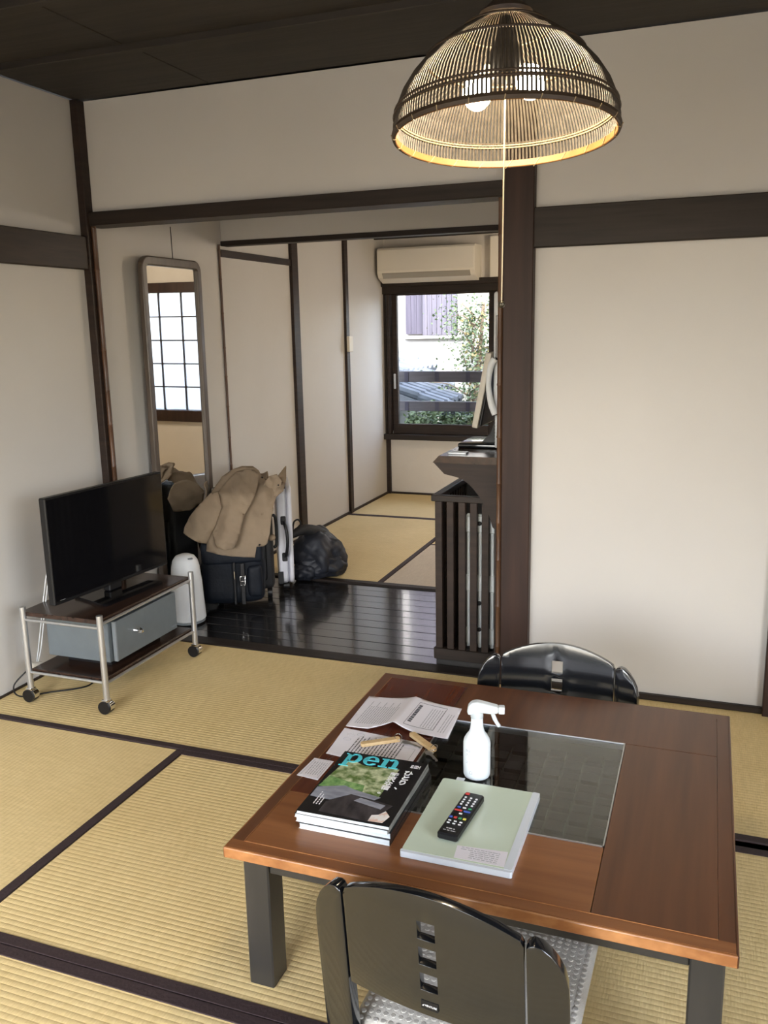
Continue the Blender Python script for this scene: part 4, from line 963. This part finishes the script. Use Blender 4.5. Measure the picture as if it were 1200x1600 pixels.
# keys on wooden tags
def keyset(label, p, q, k1, k2):
    p, q = Vector(p), Vector(q); d = (q-p); L = d.length; a_ = math.atan2(d.y, d.x)
    t = thing('key', label, 'key', (p.x, p.y, Z0), a_, 'room keys on wooden tags')
    o = obj('wooden_tag', prism(bmesh.new(), rrect(0, L, -.0085, .0085, .006), .012, 'z', .003), 'tag_wood', t); bv = o.modifiers.new('b', 'BEVEL'); bv.width = .0015; bv.segments = 2
    I = Matrix.Rotation(-a_, 4, 'Z')
    k1 = I @ (Vector((*k1, 0))-Vector((*p, 0))); k2 = I @ (Vector((*k2, 0))-Vector((*p, 0)))
    obj('key_ring', tube(bmesh.new(), [(L-.004+.009*math.cos(x*PI/8), .009*math.sin(x*PI/8), .0135+.004*math.sin(x*PI/8)) for x in range(16)], .0009, 6, closed=True), 'chrome', t, smooth=True)
    dk = (k2-k1).normalized(); sk = Vector((-dk.y, dk.x, 0))
    pts = [k1+sk*.009, k1+dk*.012+sk*.010, k1+dk*.018+sk*.004, k1+dk*.05+sk*.0035, k1+dk*.053, k1+dk*.05-sk*.0035, k1+dk*.044-sk*.001, k1+dk*.038-sk*.0045, k1+dk*.03-sk*.002, k1+dk*.018-sk*.004, k1+dk*.012-sk*.010, k1-sk*.009, k1-dk*.005]
    obj('key_blade', prism(bmesh.new(), [(v.x, v.y) for v in pts], .0065, 'z', .0045), 'steel', t)
    return t
keyset('room key with wooden tag lying across the flat leaflet', (-.756, 1.820), (-.675, 1.879), (-.662, 1.872), (-.61, 1.853))
keyset('room key with wooden tag pointing onto the glass insert', (-.657, 1.915), (-.575, 1.848), (-.590, 1.842), (-.545, 1.790))

# ================================================================ OUTSIDE
struct('ground', box(-30, 20, YR+.3, 40, -3.1, -3), 'ground')
struct('ground.001', box(-30, 20, -30, YB-.1, -3.1, -3), 'ground')
# balcony rails outside the window
bl = thing('balcony_railing', 'grey wooden balcony railing outside the rear window', 'railing', (-1.9, 7.12, 0))
for z0, z1 in ((.885, .975), (.640, .722)): obj('rail', box(-1.2, 1.9, -.025, .02, z0, z1, bev=.003), 'rail', bl)
for z0, z1 in ((.885, .975), (.640, .722)):
    for k in range(9): obj('joint_plate', box(-1.09+k*.27, -1.055+k*.27, -.029, -.0255, z0+.004, z1-.004), 'ext_plank', bl)
for x in (-1.15, 1.85): obj('end_post', box(x-.04, x+.04, .0205, .10, -.0, 1.0), 'rail', bl)
obj('balcony_floor', box(-1.3, 2.0, -.34, .12, -.10, -.02), 'rail', bl)
obj('rail', box(-1.2, 1.9, -.025, .05, .06, .10), 'rail', bl)
# neighbouring white house with boarded window
nb = thing('neighbour_house', 'sunlit white house wall with dark boarded panel beyond the railing', 'building', (-4, 10.4, -3))
obj('wall', box(-4, 3.2, 0, .2, 0, 7), 'ext_white', nb)
for i, (x0, x1, mt) in enumerate([(-3.55+.072*k, -3.55+.072*(k+1)-.004, 'ext_plank') for k in range(3)]+[(-3.33+.062*k, -3.33+.062*(k+1)-.005, 'ext_plank2') for k in range(7)]):
    obj('plank', box(x0+4, x1+4, -.05-.01*(i > 2), -.0005, 4.24+(.015 if i < 3 else 0), 6.2), mt, nb)
obj('ledge', box(.42, 1.16, -.07, -.0005, 4.20, 4.235), 'ext_white', nb)
obj('side_wing', box(1.30, 2.6, -.5, -.1, 2.2, 4.62), 'ext_grey', nb)
obj('side_wing_window', box(1.42, 1.75, -.52, -.50, 4.1, 4.45), 'ext_white', nb)
# tiled roof lower left
tr_ = thing('tiled_roof', 'blue-grey tiled roof below the white house', 'roof', (-3.28, 8.5, 0))
sl = .35
def rz_(x): return 1.0-sl*x
def eave(y): return 1.11-.47*(y+8.5-7.6)
b = bmesh.new(); y0r, y1r = -1.02, 1.15
q = [(-1.6, y0r), (eave(y0r), y0r), (eave(y1r), y1r), (-1.6, y1r)]
A_ = [b.verts.new((x, y, rz_(x)-.02)) for x, y in q]; B_ = [b.verts.new((x, y, rz_(x)-.10)) for x, y in q]
b.faces.new(A_); b.faces.new(B_[::-1])
for i in range(4): b.faces.new((A_[i], A_[(i+1) % 4], B_[(i+1) % 4], B_[i]))
obj('roof_base', b, 'roof_tile', tr_)
k = 0; y = y0r+.05
while y < y1r:
    n_ = int((eave(y)+1.6)/.22); pts = []
    for i in range(n_+1):
        x = -1.6+.22*i; pts += [(x, y, rz_(x)+.012), (x+.215, y, rz_(x+.215)+.022)]
    obj('tile_row', tube(bmesh.new(), pts, .042, 8), 'roof_tile2' if k % 3 == 1 else 'roof_tile', tr_); y += .165; k += 1
obj('house_below', box(-1.6, .35, -.85, 1.1, -3, .62), 'ext_grey', tr_)

# tree
te = thing('leafy_tree', 'pale sunlit leafy shrub tree outside behind the balcony railing', 'tree', (-2.35, 8.35, -3))
rnd = random.Random(5)
tube_b = bmesh.new(); tips = []
tube(tube_b, curve([(0, 0, 0), (.05, .02, 1.5), (.1, .0, 2.6), (.12, 0, 3.2), (.22, .02, 3.9), (.28, .0, 4.6)], 6), [.06*(1-i/40) for i in range(31)], 8)
for k in range(44):
    z = rnd.uniform(2.7, 4.45) if k < 26 else rnd.uniform(2.75, 3.7); a_ = rnd.uniform(0, 2*PI); l = rnd.uniform(.2, .62)*(1 if z < 3.9 else .55)*(1 if k < 26 else 1.25)
    p = Vector((.1+.06*(z-3), 0, z)); q = p+Vector((l*math.cos(a_), .5*l*math.sin(a_), rnd.uniform(.05, .35)))
    tube(tube_b, curve([p, (p+q)/2+Vector((0, 0, .05)), q], 4), [.010*(1-i/10) for i in range(9)], 5); tips += [p.lerp(q, t_) for t_ in (.35, .5, .65, .8, .95, 1.05)]
obj('branches', tube_b, 'bark', te, smooth=True)
for mt, N2, sd in (('leaf', 5200, 1), ('leaf_yellow', 1300, 2)):
    b = bmesh.new(); r2 = random.Random(sd)
    for i in range(N2):
        c = r2.choice(tips)+Vector((r2.gauss(0, .10), r2.gauss(0, .08), r2.gauss(0, .09)))
        if mt == 'leaf_yellow' and not (c.x > .1): continue
        d = Vector((r2.gauss(0, 1), r2.gauss(0, 1), r2.gauss(0, .6))).normalized(); s = d.orthogonal().normalized(); s = Matrix.Rotation(r2.uniform(0, 6.28), 3, d) @ s
        L = r2.uniform(.025, .045); W = L*.32; mid = c+d*L*.5; up_ = d.cross(s)*W*.3
        v = [b.verts.new(x) for x in (c, mid+s*W+up_, c+d*L, mid-s*W+up_)]; b.faces.new((v[0], v[1], v[2])); b.faces.new((v[0], v[2], v[3]))
    obj('leaves' if mt == 'leaf' else 'yellow_leaves', b, mt, te, kind='stuff')

# low shrub under the railing
ls = thing('garden_shrub', 'low green and yellow shrub seen under the lower rail outside', 'shrub', (-1.92, 7.42, -3))
b = bmesh.new(); tube(b, curve([(0, 0, 0), (.05, 0, 1.6), (.0, .03, 2.9), (.05, 0, 3.4)], 6), [.05*(1-i/24) for i in range(19)], 8)
for k in range(8):
    q = Vector((-.5+.13*k, .05*math.sin(k*2), 3.5+.05*math.cos(k*3))); tube(b, curve([(.0, .03, 2.7), q*.5+Vector((0, 0, 1.4)), q], 4), [.02*(1-i/11) for i in range(9)], 5)
obj('branches', b, 'bark', ls, smooth=True)
r2 = random.Random(11)
for mt, N2, xa, xb, nm in (('leaf', 3000, -.62, .35, 'leaves'), ('leaf_yellow', 900, .0, .5, 'yellow_leaves')):
    b = bmesh.new()
    for i in range(N2):
        c = Vector((r2.uniform(xa, xb), r2.gauss(0, .07), 3.47+r2.gauss(0, .08)))
        d = Vector((r2.gauss(0, 1), r2.gauss(0, 1), r2.gauss(0, .6))).normalized(); s = Matrix.Rotation(r2.uniform(0, 6.28), 3, d) @ d.orthogonal().normalized()
        L = r2.uniform(.03, .055); W = L*.34; mid = c+d*L*.5; up_ = d.cross(s)*W*.3
        v = [b.verts.new(x) for x in (c, mid+s*W+up_, c+d*L, mid-s*W+up_)]; b.faces.new((v[0], v[1], v[2])); b.faces.new((v[0], v[2], v[3]))
    obj(nm, b, mt, ls, kind='stuff')
